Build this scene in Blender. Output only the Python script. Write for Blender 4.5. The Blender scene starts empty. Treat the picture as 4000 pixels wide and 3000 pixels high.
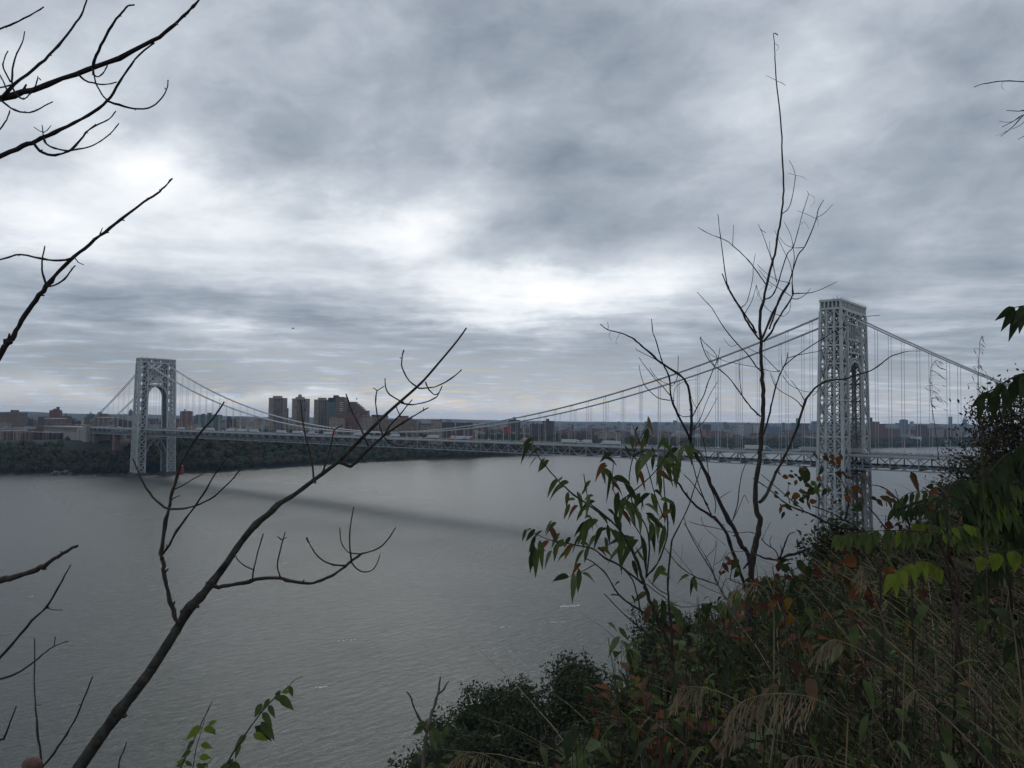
import bpy, math, random
from mathutils import Vector, Matrix, noise as mnoise
scene = bpy.context.scene
R = random.Random(11)
# ------------------------------------------------------------------ camera
CAM = Vector((-203.9, 623.3, 95.6))
YAW, PITCH, ROLL, FPX = 0.868, 0.042, 0.011, 3188.0      # focal length in pixels of a 4000 px wide picture
FW = Vector((math.cos(PITCH)*math.cos(YAW), -math.cos(PITCH)*math.sin(YAW), math.sin(PITCH)))
R0 = FW.cross(Vector((0, 0, 1))).normalized(); U0 = R0.cross(FW)
RT = R0*math.cos(ROLL) + U0*math.sin(ROLL); UP = U0*math.cos(ROLL) - R0*math.sin(ROLL)
FH = Vector((math.cos(YAW), -math.sin(YAW), 0)); RH = R0.copy()
cd = bpy.data.cameras.new('camera'); cam = bpy.data.objects.new('camera', cd)
scene.collection.objects.link(cam); scene.camera = cam
M = Matrix((RT, UP, -FW)).transposed().to_4x4(); M.translation = CAM
cam.matrix_world = M
cd.sensor_width = 36; cd.lens = FPX/4000*36; cd.clip_start = 0.05; cd.clip_end = 60000

def P(u, v, d):
    """the point that lies d metres ahead of the camera in the direction of picture position (u, v)"""
    return CAM + (FW + RT*((u-2000)/FPX) - UP*((v-1500)/FPX))*d
def G(g, h, z=0.0):
    q = CAM + FH*g + RH*h; q.z = z
    return q
def on_water(u, v, z=0.0):
    dr = FW + RT*((u-2000)/FPX) - UP*((v-1500)/FPX)
    return CAM + dr*((CAM.z-z)/-dr.z)
def lerp(a, b, t): return a+(b-a)*t
def interp(x, xs, ys):
    if x <= xs[0]: return ys[0]
    for i in range(1, len(xs)):
        if x <= xs[i]: return lerp(ys[i-1], ys[i], (x-xs[i-1])/(xs[i]-xs[i-1]))
    return ys[-1]
def sstep(t):
    t = max(0., min(1., t)); return t*t*(3-2*t)

# ------------------------------------------------------------------ world: overcast sky
SUN_EL, SUN_AZ = math.radians(34), YAW-0.12        # azimuth south of east, ahead and a little left of the view
world = bpy.data.worlds.new("World"); scene.world = world; world.use_nodes = True
class NT:
    def __init__(s, tree): s.t = tree; s.n = tree.nodes; s.l = tree.links
    def new(s, typ, **k):
        n = s.n.new(typ)
        for a, v in k.items(): setattr(n, a, v)
        return n
    def put(s, sock, v):
        if isinstance(v, bpy.types.NodeSocket): s.l.new(v, sock)
        elif v is not None: sock.default_value = v
    def math(s, op, a, b=None, c=None, clamp=False):
        n = s.new('ShaderNodeMath', operation=op); n.use_clamp = clamp
        for i, v in enumerate((a, b, c)): s.put(n.inputs[i], v)
        return n.outputs[0]
    def vm(s, op, a, b=None, c=None, scale=None):
        n = s.new('ShaderNodeVectorMath', operation=op)
        for i, v in enumerate((a, b, c)):
            if v is not None: s.put(n.inputs[i], v)
        if scale is not None: s.put(n.inputs['Scale'], scale)
        return n.outputs['Value'] if op in ('DOT_PRODUCT', 'LENGTH') else n.outputs['Vector']
    def comb(s, x, y, z):
        n = s.new('ShaderNodeCombineXYZ')
        for i, v in enumerate((x, y, z)): s.put(n.inputs[i], v)
        return n.outputs[0]
    def sep(s, v):
        n = s.new('ShaderNodeSeparateXYZ'); s.put(n.inputs[0], v); return n.outputs
    def noise(s, vec, scale, detail=4, rough=.55, dist=0., color=False):
        n = s.new('ShaderNodeTexNoise'); s.put(n.inputs['Vector'], vec)
        n.inputs['Scale'].default_value = scale; n.inputs['Detail'].default_value = detail
        n.inputs['Roughness'].default_value = rough; n.inputs['Distortion'].default_value = dist
        return n.outputs['Color'] if color else n.outputs['Fac']
    def ramp(s, fac, stops):
        n = s.new('ShaderNodeValToRGB'); s.put(n.inputs[0], fac); e = n.color_ramp.elements
        while len(e) < len(stops): e.new(.5)
        for el, (p, c) in zip(e, stops):
            el.position = p; el.color = (c[0], c[1], c[2], 1)
        return n.outputs[0]
    def mix(s, fac, a, b, typ='MIX'):
        n = s.new('ShaderNodeMix', data_type='RGBA', blend_type=typ)
        s.put(n.inputs[0], fac)
        for sk, v in ((n.inputs[6], a), (n.inputs[7], b)):
            s.put(sk, (v[0], v[1], v[2], 1) if isinstance(v, (tuple, list)) else v)
        return n.outputs[2]
w = NT(world.node_tree); w.n.clear()
tc = w.new('ShaderNodeTexCoord').outputs['Generated']
a_ = w.vm('DOT_PRODUCT', tc, tuple(RH)); b_ = w.vm('DOT_PRODUCT', tc, tuple(FH)); e_ = w.sep(tc)[2]
az = w.math('ARCTAN2', a_, b_); el = w.math('ARCSINE', e_)
elp = w.math('MAXIMUM', e_, 0.0)
inv = w.math('DIVIDE', 1.0, w.math('ADD', elp, 0.055))
plane = w.comb(w.math('MULTIPLY', a_, inv), w.math('MULTIPLY', b_, inv), 0.0)   # the cloud layer seen from below
# low down the layer is seen edge on and draws out into streaks; higher up it is lumpy
aes = w.comb(w.math('ADD', az, w.math('MULTIPLY', el, -.35)), w.math('MULTIPLY', el, 1.75), 3.1)
warp = w.vm('SUBTRACT', w.noise(aes, 3.4, 4, .55, color=True), (.5, .5, .5))
lumpy = w.noise(w.vm('ADD', aes, w.vm('SCALE', warp, scale=.20)), 4.4, 8, .57)
puffs = w.noise(w.vm('ADD', aes, w.vm('SCALE', warp, scale=.12)), 11.0, 6, .55)
warp2 = w.vm('SUBTRACT', w.noise(plane, .8, 4, .55, color=True), (.5, .5, .5))
n_fine = w.noise(w.vm('ADD', w.vm('MULTIPLY', plane, (.8, 1., 1.)), w.vm('SCALE', warp2, scale=.6)), 2.2, 7, .58)
high = w.math('MULTIPLY', w.math('SUBTRACT', el, .06), 5.5, clamp=True)
lumps = w.math('ADD', w.math('MULTIPLY', w.math('SUBTRACT', lumpy, .5), .72), w.math('MULTIPLY', w.math('SUBTRACT', puffs, .5), .30))
streak = w.math('MULTIPLY', w.math('SUBTRACT', n_fine, .5), 1.0)
# broad light and dark banks of the layer: (azimuth, elevation) from the view's own heading
wob = w.vm('SUBTRACT', w.noise(w.comb(w.math('MULTIPLY', az, 3.2), w.math('MULTIPLY', el, 6.), 1.7), 1.6, 6, .6, color=True), (.5, .5, .5))
ae = w.vm('ADD', w.comb(az, el, 0.0), w.vm('MULTIPLY', wob, (.22, .10, 0)))
def dirpix(u, v):                       # overview position (2212 px wide) -> azimuth, elevation
    d = (FW + RT*((u*1.8083-2000)/FPX) - UP*((v*1.8083-1500)/FPX)).normalized()
    return math.atan2(d.dot(RH), d.dot(FH)), math.asin(d.z)
BANKS = [(880, 515, 150, 44, .36), (1135, 618, 210, 42, .42), (760, 440, 60, 40, .12), (560, 480, 190, 70, .22), (40, 430, 190, 90, .24), (345, 375, 90, 65, .20),
         (150, 520, 230, 50, .22), (1000, 430, 120, 60, .10), (1050, 672, 220, 34, .25), (250, 250, 200, 100, .14), (465, 715, 80, 36, .25),
         (1380, 590, 240, 46, .20), (640, 590, 160, 40, .14), (1730, 330, 220, 170, .10), (60, 60, 200, 100, .03), (330, 90, 170, 90, .08), (1600, 900, 900, 26, .12),
         (500, 862, 500, 14, .16), (1500, 200, 260, 120, .07),
         (720, 130, 240, 120, -.05), (1270, 110, 260, 110, -.14), (620, 335, 150, 70, -.16), (1170, 375, 260, 60, -.17), (1300, 480, 240, 30, -.10),
         (2010, 440, 260, 90, -.15), (1900, 600, 260, 50, -.12), (600, 645, 220, 45, -.13), (150, 655, 220, 42, -.13), (850, 705, 260, 36, -.10),
         (150, 800, 330, 34, -.12), (1500, 770, 520, 50, -.09), (2130, 90, 200, 140, -.10), (1400, 300, 200, 60, -.08), (500, 800, 700, 60, -.07), (1900, 800, 600, 60, -.06), (1800, 520, 300, 40, -.05)]
acc = None
for (u, v, su, sv, am) in BANKS:
    c0 = dirpix(u, v); k = 1.8083/FPX
    t = w.vm('MULTIPLY', w.vm('SUBTRACT', ae, (c0[0], c0[1], 0)), (1/(su*k), 1/(sv*k), 0))
    g_ = w.math('POWER', 2.71828, w.math('MULTIPLY', w.vm('DOT_PRODUCT', t, t), -.8))
    acc = w.math('MULTIPLY', g_, am) if acc is None else w.math('MULTIPLY_ADD', g_, am, acc)
tex = w.math('ADD', w.math('MULTIPLY', lumps, w.math('MULTIPLY_ADD', high, .75, .25)), w.math('MULTIPLY', streak, w.math('MULTIPLY_ADD', high, -.85, 1.)))
lum = w.math('ADD', tex, w.math('ADD', acc, .472))
cloud = w.ramp(lum, [(0.0, (.13, .165, .23)), (.22, (.245, .288, .355)), (.40, (.375, .428, .50)), (.60, (.57, .622, .69)), (.80, (.85, .895, .945)), (1.0, (1.08, 1.08, 1.08))])
sky = w.new('ShaderNodeTexSky', sky_type='NISHITA'); sky.sun_disc = False
sky.sun_elevation = SUN_EL; sky.sun_rotation = math.atan2(math.cos(-SUN_AZ), math.sin(-SUN_AZ))
low = w.math('SUBTRACT', 1.0, w.math('MULTIPLY', el, 9.0), clamp=True)           # thin streaks of open sky low down
gap = w.math('MULTIPLY', w.math('MULTIPLY', low, w.math('SUBTRACT', .56, n_fine, clamp=True)), 1.5, clamp=True)
col = w.mix(gap, w.vm('SCALE', cloud, scale=10.0), sky.outputs[0])
bg = w.new('ShaderNodeBackground'); w.put(bg.inputs[0], col); bg.inputs[1].default_value = 0.1
w.l.new(bg.outputs[0], w.new('ShaderNodeOutputWorld').inputs[0])
world.cycles.sampling_method = 'MANUAL'; world.cycles.sample_map_resolution = 512
sl = bpy.data.lights.new('sun', 'SUN'); sun = bpy.data.objects.new('sun', sl); scene.collection.objects.link(sun)
sl.energy = 0.5; sl.angle = math.radians(25); sl.color = (1, .96, .9)
sd = Vector((math.cos(SUN_EL)*math.cos(SUN_AZ), -math.cos(SUN_EL)*math.sin(SUN_AZ), math.sin(SUN_EL)))
sun.rotation_euler = sd.to_track_quat('Z', 'Y').to_euler()
vs = scene.view_settings; vs.view_transform = 'Standard'; vs.look = 'None'; vs.exposure = 0.0; vs.gamma = 1.0

# ------------------------------------------------------------------ materials
MATS = {}
def mat(name, color, rough=.8, var=.25, scale=3.0, spec=.3, metal=0., color2=None, transl=0., obj=True, detail=4, bump=0.):
    if name in MATS: return MATS[name]
    m = bpy.data.materials.new(name); m.use_nodes = True; t = NT(m.node_tree)
    b = t.n['Principled BSDF']; o = t.n['Material Output']
    tco = t.new('ShaderNodeTexCoord').outputs['Object'] if obj else t.new('ShaderNodeNewGeometry').outputs['Position']
    f = t.noise(tco, scale, detail, .6)
    c2 = color2 or tuple(max(0, c*(1-var*1.6)) for c in color); c1 = tuple(c*(1+var) for c in color) if color2 is None else color
    cc = t.ramp(f, [(.3, c2), (.7, c1)])
    t.put(b.inputs['Base Color'], cc); b.inputs['Roughness'].default_value = rough
    b.inputs['Specular IOR Level'].default_value = spec; b.inputs['Metallic'].default_value = metal
    if bump:
        bp = t.new('ShaderNodeBump'); bp.inputs['Strength'].default_value = bump; bp.inputs['Distance'].default_value = .02
        t.put(bp.inputs['Height'], t.noise(tco, scale*4, 5, .65)); t.put(b.inputs['Normal'], bp.outputs[0])
    if transl:
        tr = t.new('ShaderNodeBsdfTranslucent'); t.put(tr.inputs[0], cc)
        mx = t.new('ShaderNodeMixShader'); mx.inputs[0].default_value = transl
        t.l.new(b.outputs[0], mx.inputs[1]); t.l.new(tr.outputs[0], mx.inputs[2]); t.l.new(mx.outputs[0], o.inputs[0])
    MATS[name] = m
    return m
def facade(name, wall, glass=(.03, .035, .045), pu=3.4, pz=3.1, ww=.42, wh=.5):
    """masonry with a regular grid of window openings, in the building's own axes"""
    if name in MATS: return MATS[name]
    m = bpy.data.materials.new(name); m.use_nodes = True; t = NT(m.node_tree); b = t.n['Principled BSDF']
    co = t.new('ShaderNodeTexCoord').outputs['Object']; nn = t.sep(t.new('ShaderNodeTexCoord').outputs['Normal'])
    x, y, z = t.sep(co)
    side = t.math('GREATER_THAN', t.math('ABSOLUTE', nn[0]), .7)
    u = t.math('ADD', t.math('MULTIPLY', y, side), t.math('MULTIPLY', x, t.math('SUBTRACT', 1., side)))
    fu = t.math('ABSOLUTE', t.math('SUBTRACT', t.math('FRACT', t.math('DIVIDE', u, pu)), .5))
    fz = t.math('ABSOLUTE', t.math('SUBTRACT', t.math('FRACT', t.math('DIVIDE', z, pz)), .5))
    win = t.math('MULTIPLY', t.math('LESS_THAN', fu, ww/2), t.math('LESS_THAN', fz, wh/2))
    win = t.math('MULTIPLY', win, t.math('LESS_THAN', t.math('ABSOLUTE', nn[2]), .5))
    v = t.noise(co, .12, 4, .6)
    wc = t.ramp(v, [(.3, tuple(c*.72 for c in wall)), (.7, tuple(c*1.15 for c in wall))])
    flat = t.math('GREATER_THAN', t.math('ABSOLUTE', nn[2]), .5)
    wc = t.mix(t.math('MULTIPLY', flat, .6), wc, (.16, .16, .165))
    t.put(b.inputs['Base Color'], t.mix(win, wc, glass))
    t.put(b.inputs['Roughness'], t.math('SUBTRACT', .85, t.math('MULTIPLY', win, .6)))
    b.inputs['Specular IOR Level'].default_value = .3
    MATS[name] = m
    return m

# ------------------------------------------------------------------ mesh builder and tagging
class MB:
    def __init__(s): s.v = []; s.f = []; s.m = []
    def face(s, pts, m=0):
        i = len(s.v); s.v.extend(pts); s.f.append(tuple(range(i, i+len(pts)))); s.m.append(m)
    def box(s, x0, x1, y0, y1, z0, z1, m=0):
        i = len(s.v)
        s.v += [Vector(q) for q in ((x0, y0, z0), (x1, y0, z0), (x1, y1, z0), (x0, y1, z0), (x0, y0, z1), (x1, y0, z1), (x1, y1, z1), (x0, y1, z1))]
        for q in ((0, 3, 2, 1), (4, 5, 6, 7), (0, 1, 5, 4), (1, 2, 6, 5), (2, 3, 7, 6), (3, 0, 4, 7)):
            s.f.append(tuple(i+k for k in q)); s.m.append(m)
    def bar(s, a, b, w, h=None, m=0, side=None):
        """square bar from a to b"""
        a = Vector(a); b = Vector(b); h = h or w
        d = (b-a).normalized(); ref = side or (Vector((0, 0, 1)) if abs(d.z) < .9 else Vector((1, 0, 0)))
        x = d.cross(ref).normalized()*w/2; y = x.cross(d).normalized()*h/2
        i = len(s.v)
        for q in (a, b): s.v += [q-x-y, q+x-y, q+x+y, q-x+y]
        for q in ((0, 1, 2, 3), (7, 6, 5, 4), (0, 4, 5, 1), (1, 5, 6, 2), (2, 6, 7, 3), (3, 7, 4, 0)):
            s.f.append(tuple(i+k for k in q)); s.m.append(m)
    def tube(s, pts, rad, sides=6, m=0, cap=True):
        n = len(pts); i0 = len(s.v); x = None
        for k in range(n):
            d = (pts[min(k+1, n-1)]-pts[max(k-1, 0)]).normalized()
            if x is None:
                x = d.orthogonal().normalized()
            else:
                x = (x-d*x.dot(d)); x = x.normalized() if x.length > 1e-6 else d.orthogonal().normalized()
            y = d.cross(x)
            for j in range(sides):
                a = 2*math.pi*j/sides
                s.v.append(pts[k]+(x*math.cos(a)+y*math.sin(a))*rad[k])
        for k in range(n-1):
            for j in range(sides):
                a = i0+k*sides+j; b = i0+k*sides+(j+1) % sides
                s.f.append((a, b, b+sides, a+sides)); s.m.append(m)
        if cap:
            s.f.append(tuple(i0+(n-1)*sides+j for j in range(sides))); s.m.append(m)
            s.f.append(tuple(i0+j for j in reversed(range(sides)))); s.m.append(m)
    def build(s, name, mats, parent=None, smooth=False, org=None):
        o0 = Vector(org) if org is not None else (Vector(parent.get('_w', parent.location)) if parent else Vector((0, 0, 0)))
        me = bpy.data.meshes.new(name)
        me.from_pydata([tuple(v-o0) for v in s.v], [], s.f)
        for q in (mats if isinstance(mats, (list, tuple)) else [mats]): me.materials.append(q)
        if max(s.m, default=0) > 0: me.polygons.foreach_set('material_index', s.m)
        if smooth: me.polygons.foreach_set('use_smooth', [True]*len(s.f))
        me.update()
        o = bpy.data.objects.new(name, me); scene.collection.objects.link(o)
        if parent: o.parent = parent
        elif org is not None: o.location = o0
        o['_w'] = tuple(o0)
        return o
def tag(o, label=None, cat=None, group=None, kind=None):
    for k, v in (('label', label), ('category', cat), ('group', group), ('kind', kind)):
        if v: o[k] = v
    return o
def thing(name, label, cat, loc, group=None):
    o = bpy.data.objects.new(name, None); scene.collection.objects.link(o); o.location = loc; o['_w'] = tuple(loc)
    o.empty_display_size = .1
    return tag(o, label, cat, group)
def dup(o, loc, rz=0., sc=1., label=None, group=None):
    c = o.copy(); scene.collection.objects.link(c); c.location = loc; c.rotation_euler = (0, 0, rz); c.scale = (sc, sc, sc) if not hasattr(sc, '__len__') else sc
    if label: c['label'] = label
    if group: c['group'] = group
    for ch in o.children:
        q = ch.copy(); scene.collection.objects.link(q); q.parent = c
        for gch in ch.children:
            q2 = gch.copy(); scene.collection.objects.link(q2); q2.parent = q
    return c

# ------------------------------------------------------------------ water, far land, haze
# shoreline of the far bank: distance ahead of the camera by picture column
SH_U = [-1500, 0, 530, 900, 1400, 1800, 2100, 2500, 2700, 3000, 3350, 3700, 4400, 5600]
SH_D = [1240, 1262, 1290, 1392, 1690, 1930, 2120, 2420, 2560, 2830, 2980, 3330, 3600, 3700]
def col_of(q):
    d = q-CAM; return 2000+FPX*d.dot(RH)/max(1., d.dot(FH))
def shore(u): return interp(u, SH_U, SH_D)
PL_U = [-1500, 0, 600, 1100, 1500, 1900, 2200, 2600, 3100, 3500, 5600]
PL_Z = [46, 48, 50, 50, 44, 38, 30, 20, 14, 16, 20]
RI_S = [150, 140, 130, 150, 170, 190, 230, 260, 300, 300, 300]
def far_z(g, u):
    s = g-shore(u)
    if s < 0: return -6*min(1., -s/40)
    pz = interp(u, PL_U, PL_Z)
    z = pz*sstep(s/interp(u, PL_U, RI_S)*.9+.06)
    z += (interp(u, [0, 1200, 2200, 3000], [14, 6, -6, 4]))*sstep((s-150)/1500)
    z -= sstep((s-1200)/2500)*interp(u, [0, 1000, 2000, 3000], [34, 30, 14, 0])
    hz = interp(u, [-500, 300, 900, 1600, 2300, 3000, 4200], [112, 100, 80, 62, 52, 58, 84])
    hz += 16*mnoise.noise(Vector((u*.004, .3, 0)))+7*mnoise.noise(Vector((u*.013, 2.3, 0)))
    z = lerp(z, hz, sstep((g-6500)/3200))
    return z
FARX = 17000
def build_water():
    mb = MB(); rows = [2.0*1.045**k for k in range(215)]; rows = [r for r in rows if r < FARX-200]+[FARX-200]; cols = [-3.2+6.4*k/110 for k in range(111)]
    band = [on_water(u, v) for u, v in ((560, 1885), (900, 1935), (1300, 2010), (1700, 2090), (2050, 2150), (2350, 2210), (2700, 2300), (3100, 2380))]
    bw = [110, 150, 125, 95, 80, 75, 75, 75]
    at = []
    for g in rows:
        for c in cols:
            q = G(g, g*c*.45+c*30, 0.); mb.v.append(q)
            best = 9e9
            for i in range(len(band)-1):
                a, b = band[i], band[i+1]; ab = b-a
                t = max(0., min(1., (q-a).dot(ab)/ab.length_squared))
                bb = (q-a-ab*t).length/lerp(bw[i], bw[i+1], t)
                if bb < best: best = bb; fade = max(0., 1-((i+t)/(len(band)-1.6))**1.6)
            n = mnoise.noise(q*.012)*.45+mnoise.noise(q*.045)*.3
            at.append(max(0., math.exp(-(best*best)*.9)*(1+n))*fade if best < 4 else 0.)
    nc = len(cols)
    for r in range(len(rows)-1):
        for c in range(nc-1):
            mb.f.append((r*nc+c, r*nc+c+1, (r+1)*nc+c+1, (r+1)*nc+c)); mb.m.append(0)
    m = bpy.data.materials.new('river_water'); m.use_nodes = True; t = NT(m.node_tree); b = t.n['Principled BSDF']
    pos = t.new('ShaderNodeNewGeometry').outputs['Position']
    att = t.new('ShaderNodeAttribute', attribute_name='chop').outputs['Fac']
    cr = RH*math.cos(math.radians(46))+FH*math.sin(math.radians(46)); pe = Vector((-cr.y, cr.x, 0))      # wave crests run away to the right
    st = t.comb(t.math('MULTIPLY', t.vm('DOT_PRODUCT', pos, tuple(cr)), .34), t.vm('DOT_PRODUCT', pos, tuple(pe)), 0.)
    w1 = t.noise(st, .36, 5, .64, .5); w2 = t.noise(st, 1.15, 4, .62, .4); w3 = t.noise(pos, .014, 4, .6, .5); w4 = t.noise(st, .06, 3, .55, .6)
    amp = t.math('ADD', t.math('MULTIPLY', w3, .7), t.math('ADD', .55, t.math('MULTIPLY', att, .85)))
    h = t.math('MULTIPLY', t.math('ADD', w1, t.math('ADD', t.math('MULTIPLY', w2, .46), t.math('MULTIPLY', w4, .5))), amp)
    bp = t.new('ShaderNodeBump'); bp.inputs['Strength'].default_value = 1.; bp.inputs['Distance'].default_value = .72; t.put(bp.inputs['Height'], h)
    t.put(b.inputs['Normal'], bp.outputs[0])
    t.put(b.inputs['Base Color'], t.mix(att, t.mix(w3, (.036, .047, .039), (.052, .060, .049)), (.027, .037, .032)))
    t.put(b.inputs['Roughness'], t.math('ADD', .24, t.math('MULTIPLY', att, .12)))
    b.inputs['IOR'].default_value = 1.33; b.inputs['Specular IOR Level'].default_value = .43
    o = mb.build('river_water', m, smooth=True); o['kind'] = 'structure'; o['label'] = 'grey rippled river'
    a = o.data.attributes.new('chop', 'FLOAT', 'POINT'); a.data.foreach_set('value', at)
build_water()
def build_far_land():
    mb = MB(); us = list(range(-1500, 5601, 50)); ss = [-60, -15, 0, 6, 14, 25, 40, 60, 85, 115, 150, 190, 240, 300, 400, 550, 750, 1000, 1300, 1700, 2200, 2800, 3500, 4200, 5000, 5800, 6500, 7000, 7500, 8000, 8600, 9200, 9800, 10500, 12000, 13500]
    for s in ss:
        for u in us:
            g = min(shore(u)+s, FARX-300); mb.v.append(G(g, g*(u-2000)/FPX, far_z(g, u)+(mnoise.noise(Vector((u*.02, s*.02, 0)))*1.2 if s > 5 else 0)))
    n = len(us)
    for r in range(len(ss)-1):
        for c in range(n-1): mb.f.append((r*n+c, r*n+c+1, (r+1)*n+c+1, (r+1)*n+c)); mb.m.append(0)
    m = mat('far_ground', (.030, .036, .024), .95, scale=.02, color2=(.018, .024, .017), obj=False)
    tag(mb.build('far_shore_ground', m, smooth=True), 'far river bank rising to distant hills', kind='structure')
build_far_land()
def build_haze():
    mb = MB(); X = FARX
    mb.box(CAM.x-X, CAM.x+X, CAM.y-X, CAM.y+X, -7.5, 215)
    m = bpy.data.materials.new('haze'); m.use_nodes = True; t = NT(m.node_tree); t.n.clear()
    v = t.new('ShaderNodeVolumePrincipled'); v.inputs['Color'].default_value = (.46, .68, 1, 1); v.inputs['Density'].default_value = HAZE; v.inputs['Anisotropy'].default_value = .2
    t.l.new(v.outputs[0], t.new('ShaderNodeOutputMaterial').inputs['Volume'])
    tag(mb.build('haze', m), 'thin blue haze over the river and city', kind='stuff')
HAZE = 3.5e-5
build_haze()
# ------------------------------------------------------------------ suspension bridge
L = 1067.0; PAN = L/58; ZT, ZB = 72.4, 62.2; ZS, ZLOW = 177.3, 77.6; YC, YT = 16.15, 17.6
steel = mat('bridge_steel', (.46, .49, .49), .5, .12, .22, .4, color2=(.31, .335, .335))
steel_dk = mat('bridge_steel_shaded', (.17, .185, .20), .6, .15, .15)  # dark copy of the bridge steel, shade of the far truss painted in
inner_m = mat('bridge_steel_inner_shade', (.13, .14, .15), .7, .2, .2)  # same steel made darker: shade inside the towers put into the colour
pierm = mat('pier_stone', (.085, .082, .078), .9, .2, .25)
truss_m = mat('truss_steel_shade', (.26, .285, .305), .6, .12, .15)  # bridge steel darkened, shadow on the truss put into its colour
cable_m = mat('cable_paint', (.44, .46, .48), .6, .1, .3)
asphalt = mat('bridge_asphalt', (.075, .077, .082), .9, .2, .08)
stone = mat('granite', (.30, .285, .27), .9, .15, .25)
rust = mat('brown_stone', (.17, .125, .10), .9, .2, .25)
BR = thing('suspension_bridge', 'long grey steel suspension bridge with two lattice towers crossing the river', 'bridge', (L/2, 0, 0))
LV = [6+k*13.15 for k in range(14)]            # bracing levels, 6 .. 177
def tw(z):                                     # half width, inner edge, half depth of the tower at height z
    t = (z-5)/179.; return lerp(30.9, 27.9, t), lerp(18.0, 15.7, t), lerp(9.8, 7.0, t)
def tower(xc, label):
    mb = MB(); br0 = MB(); inn = MB(); ar0 = MB(); ga = MB(); an = MB(); piers = []
    xs = (-1., -.36, .36, 1.)
    for s in (-1, 1):
        for ky in (0, 1):
            for kx in xs:
                pts = [Vector((xc+kx*tw(z)[2], s*tw(z)[ky], z)) for z in (4.5, 95, 176)]
                wd = 2.0 if abs(kx) == 1 else 1.4
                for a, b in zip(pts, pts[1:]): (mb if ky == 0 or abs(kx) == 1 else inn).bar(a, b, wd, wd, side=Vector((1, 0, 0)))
        for i, z in enumerate(LV):
            z2 = LV[i+1] if i+1 < len(LV) else None
            o, n, d = tw(z)
            for ky, yy in ((0, o), (1, n)):    # faces across the bridge: three bays
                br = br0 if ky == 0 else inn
                br.bar((xc-d, s*yy, z), (xc+d, s*yy, z), .95, 1.2)
                if z2:
                    o2, n2, d2 = tw(z2); y2 = o2 if ky == 0 else n2; zm = (z+z2)/2; ym = (yy+y2)/2; dm = (d+d2)/2
                    for a, b in ((-1, -.36), (1, .36)):
                        br.bar((xc+b*d, s*yy, z), (xc+a*dm, s*ym, zm), .62); br.bar((xc+b*d2, s*y2, z2), (xc+a*dm, s*ym, zm), .62)
                        br.bar((xc+a*dm, s*ym, zm), (xc+b*dm, s*ym, zm), .5)
                    br.bar((xc-.36*d, s*yy, z), (xc+.36*dm, s*ym, zm), .5); br.bar((xc+.36*d, s*yy, z), (xc-.36*dm, s*ym, zm), .5)
                    br.bar((xc-.36*dm, s*ym, zm), (xc+.36*d2, s*y2, z2), .5); br.bar((xc+.36*dm, s*ym, zm), (xc-.36*d2, s*y2, z2), .5)
                    br.bar((xc-.36*dm, s*ym, zm), (xc+.36*dm, s*ym, zm), .6)
            for kx in xs:                      # faces along the bridge: one cross braced bay
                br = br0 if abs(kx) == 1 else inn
                br.bar((xc+kx*d, s*o, z), (xc+kx*d, s*n, z), .95, 1.2)
                if z2 and abs(kx) == 1:
                    o2, n2, d2 = tw(z2); wd = 1.05
                    br.bar((xc+kx*d, s*o, z), (xc+kx*d2, s*n2, z2), wd); br.bar((xc+kx*d, s*n, z), (xc+kx*d2, s*o2, z2), wd)
        pl = MB(); pl.box(xc-14, xc+14, s*24-11.5, s*24+11.5, -3, 2.6)
        pl.box(xc-12, xc+12, s*24-9.5, s*24+9.5, 2.6, 4.6); piers.append(pl)
    # arch between the legs and the lattice above it
    rad = 15.1; zc = 125.3; N = 20
    for kx in xs:
        d = lambda z: tw(z)[2]*kx
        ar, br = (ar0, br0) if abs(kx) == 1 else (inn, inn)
        for r, wd in ((rad, 1.5), (rad+2.4, .8)):
            prev = None
            for k in range(N+1):
                a = math.pi*k/N; y = r*math.cos(a); z = zc+r*math.sin(a)
                if abs(y) > tw(z)[1]: y = math.copysign(tw(z)[1], y)
                q = Vector((xc+d(z), y, z))
                if prev is not None: ar.bar(prev, q, wd, 1.5 if wd > 1 else .8, side=Vector((1, 0, 0)))
                prev = q
        for k in range(1, N):
            a = math.pi*k/N; z = zc+rad*math.sin(a); z2 = zc+(rad+2.4)*math.sin(a); y2 = (rad+2.4)*math.cos(a)
            if abs(y2) < tw(z2)[1]: ar.bar((xc+d(z), rad*math.cos(a), z), (xc+d(z2), y2, z2), .5)
        for s in (-1, 1):                       # arch legs run down beside the inner columns
            ar.bar((xc+d(zc), s*rad, zc), (xc+d(76), s*(tw(76)[1]-.9), 76), 1.0, 1.0)
            for q in range(6):
                za = 80+q*8.; t = (zc-za)/(zc-76); ya = lerp(rad, tw(76)[1]-.9, t)
                ar.bar((xc+d(za), s*ya, za), (xc+d(za+4), s*tw(za+4)[1], za+4), .45)
                ar.bar((xc+d(za+8), s*lerp(rad, tw(76)[1]-.9, (zc-za-8)/(zc-76)), za+8), (xc+d(za+4), s*tw(za+4)[1], za+4), .45)
        for z in (146.5, 156.0, 167.5, 176.5):
            br.bar((xc+d(z), -tw(z)[1], z), (xc+d(z), tw(z)[1], z), 1.1, 1.3)
        nb = 4
        for za, zb, nb in ((146.5, 156., 4), (167.5, 176.5, 3)):
            for k in range(nb):
                ya = lerp(-15.7, 15.7, k/nb); yb = lerp(-15.7, 15.7, (k+1)/nb)
                br.bar((xc+d(za), ya, za), (xc+d(zb), yb, zb), .7); br.bar((xc+d(za), yb, za), (xc+d(zb), ya, zb), .7)
        for k in range(1, 8):
            y = lerp(-15.7, 15.7, k/8); br.bar((xc+d(156), y, 156), (xc+d(167.5), y, 167.5), .75)
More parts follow.
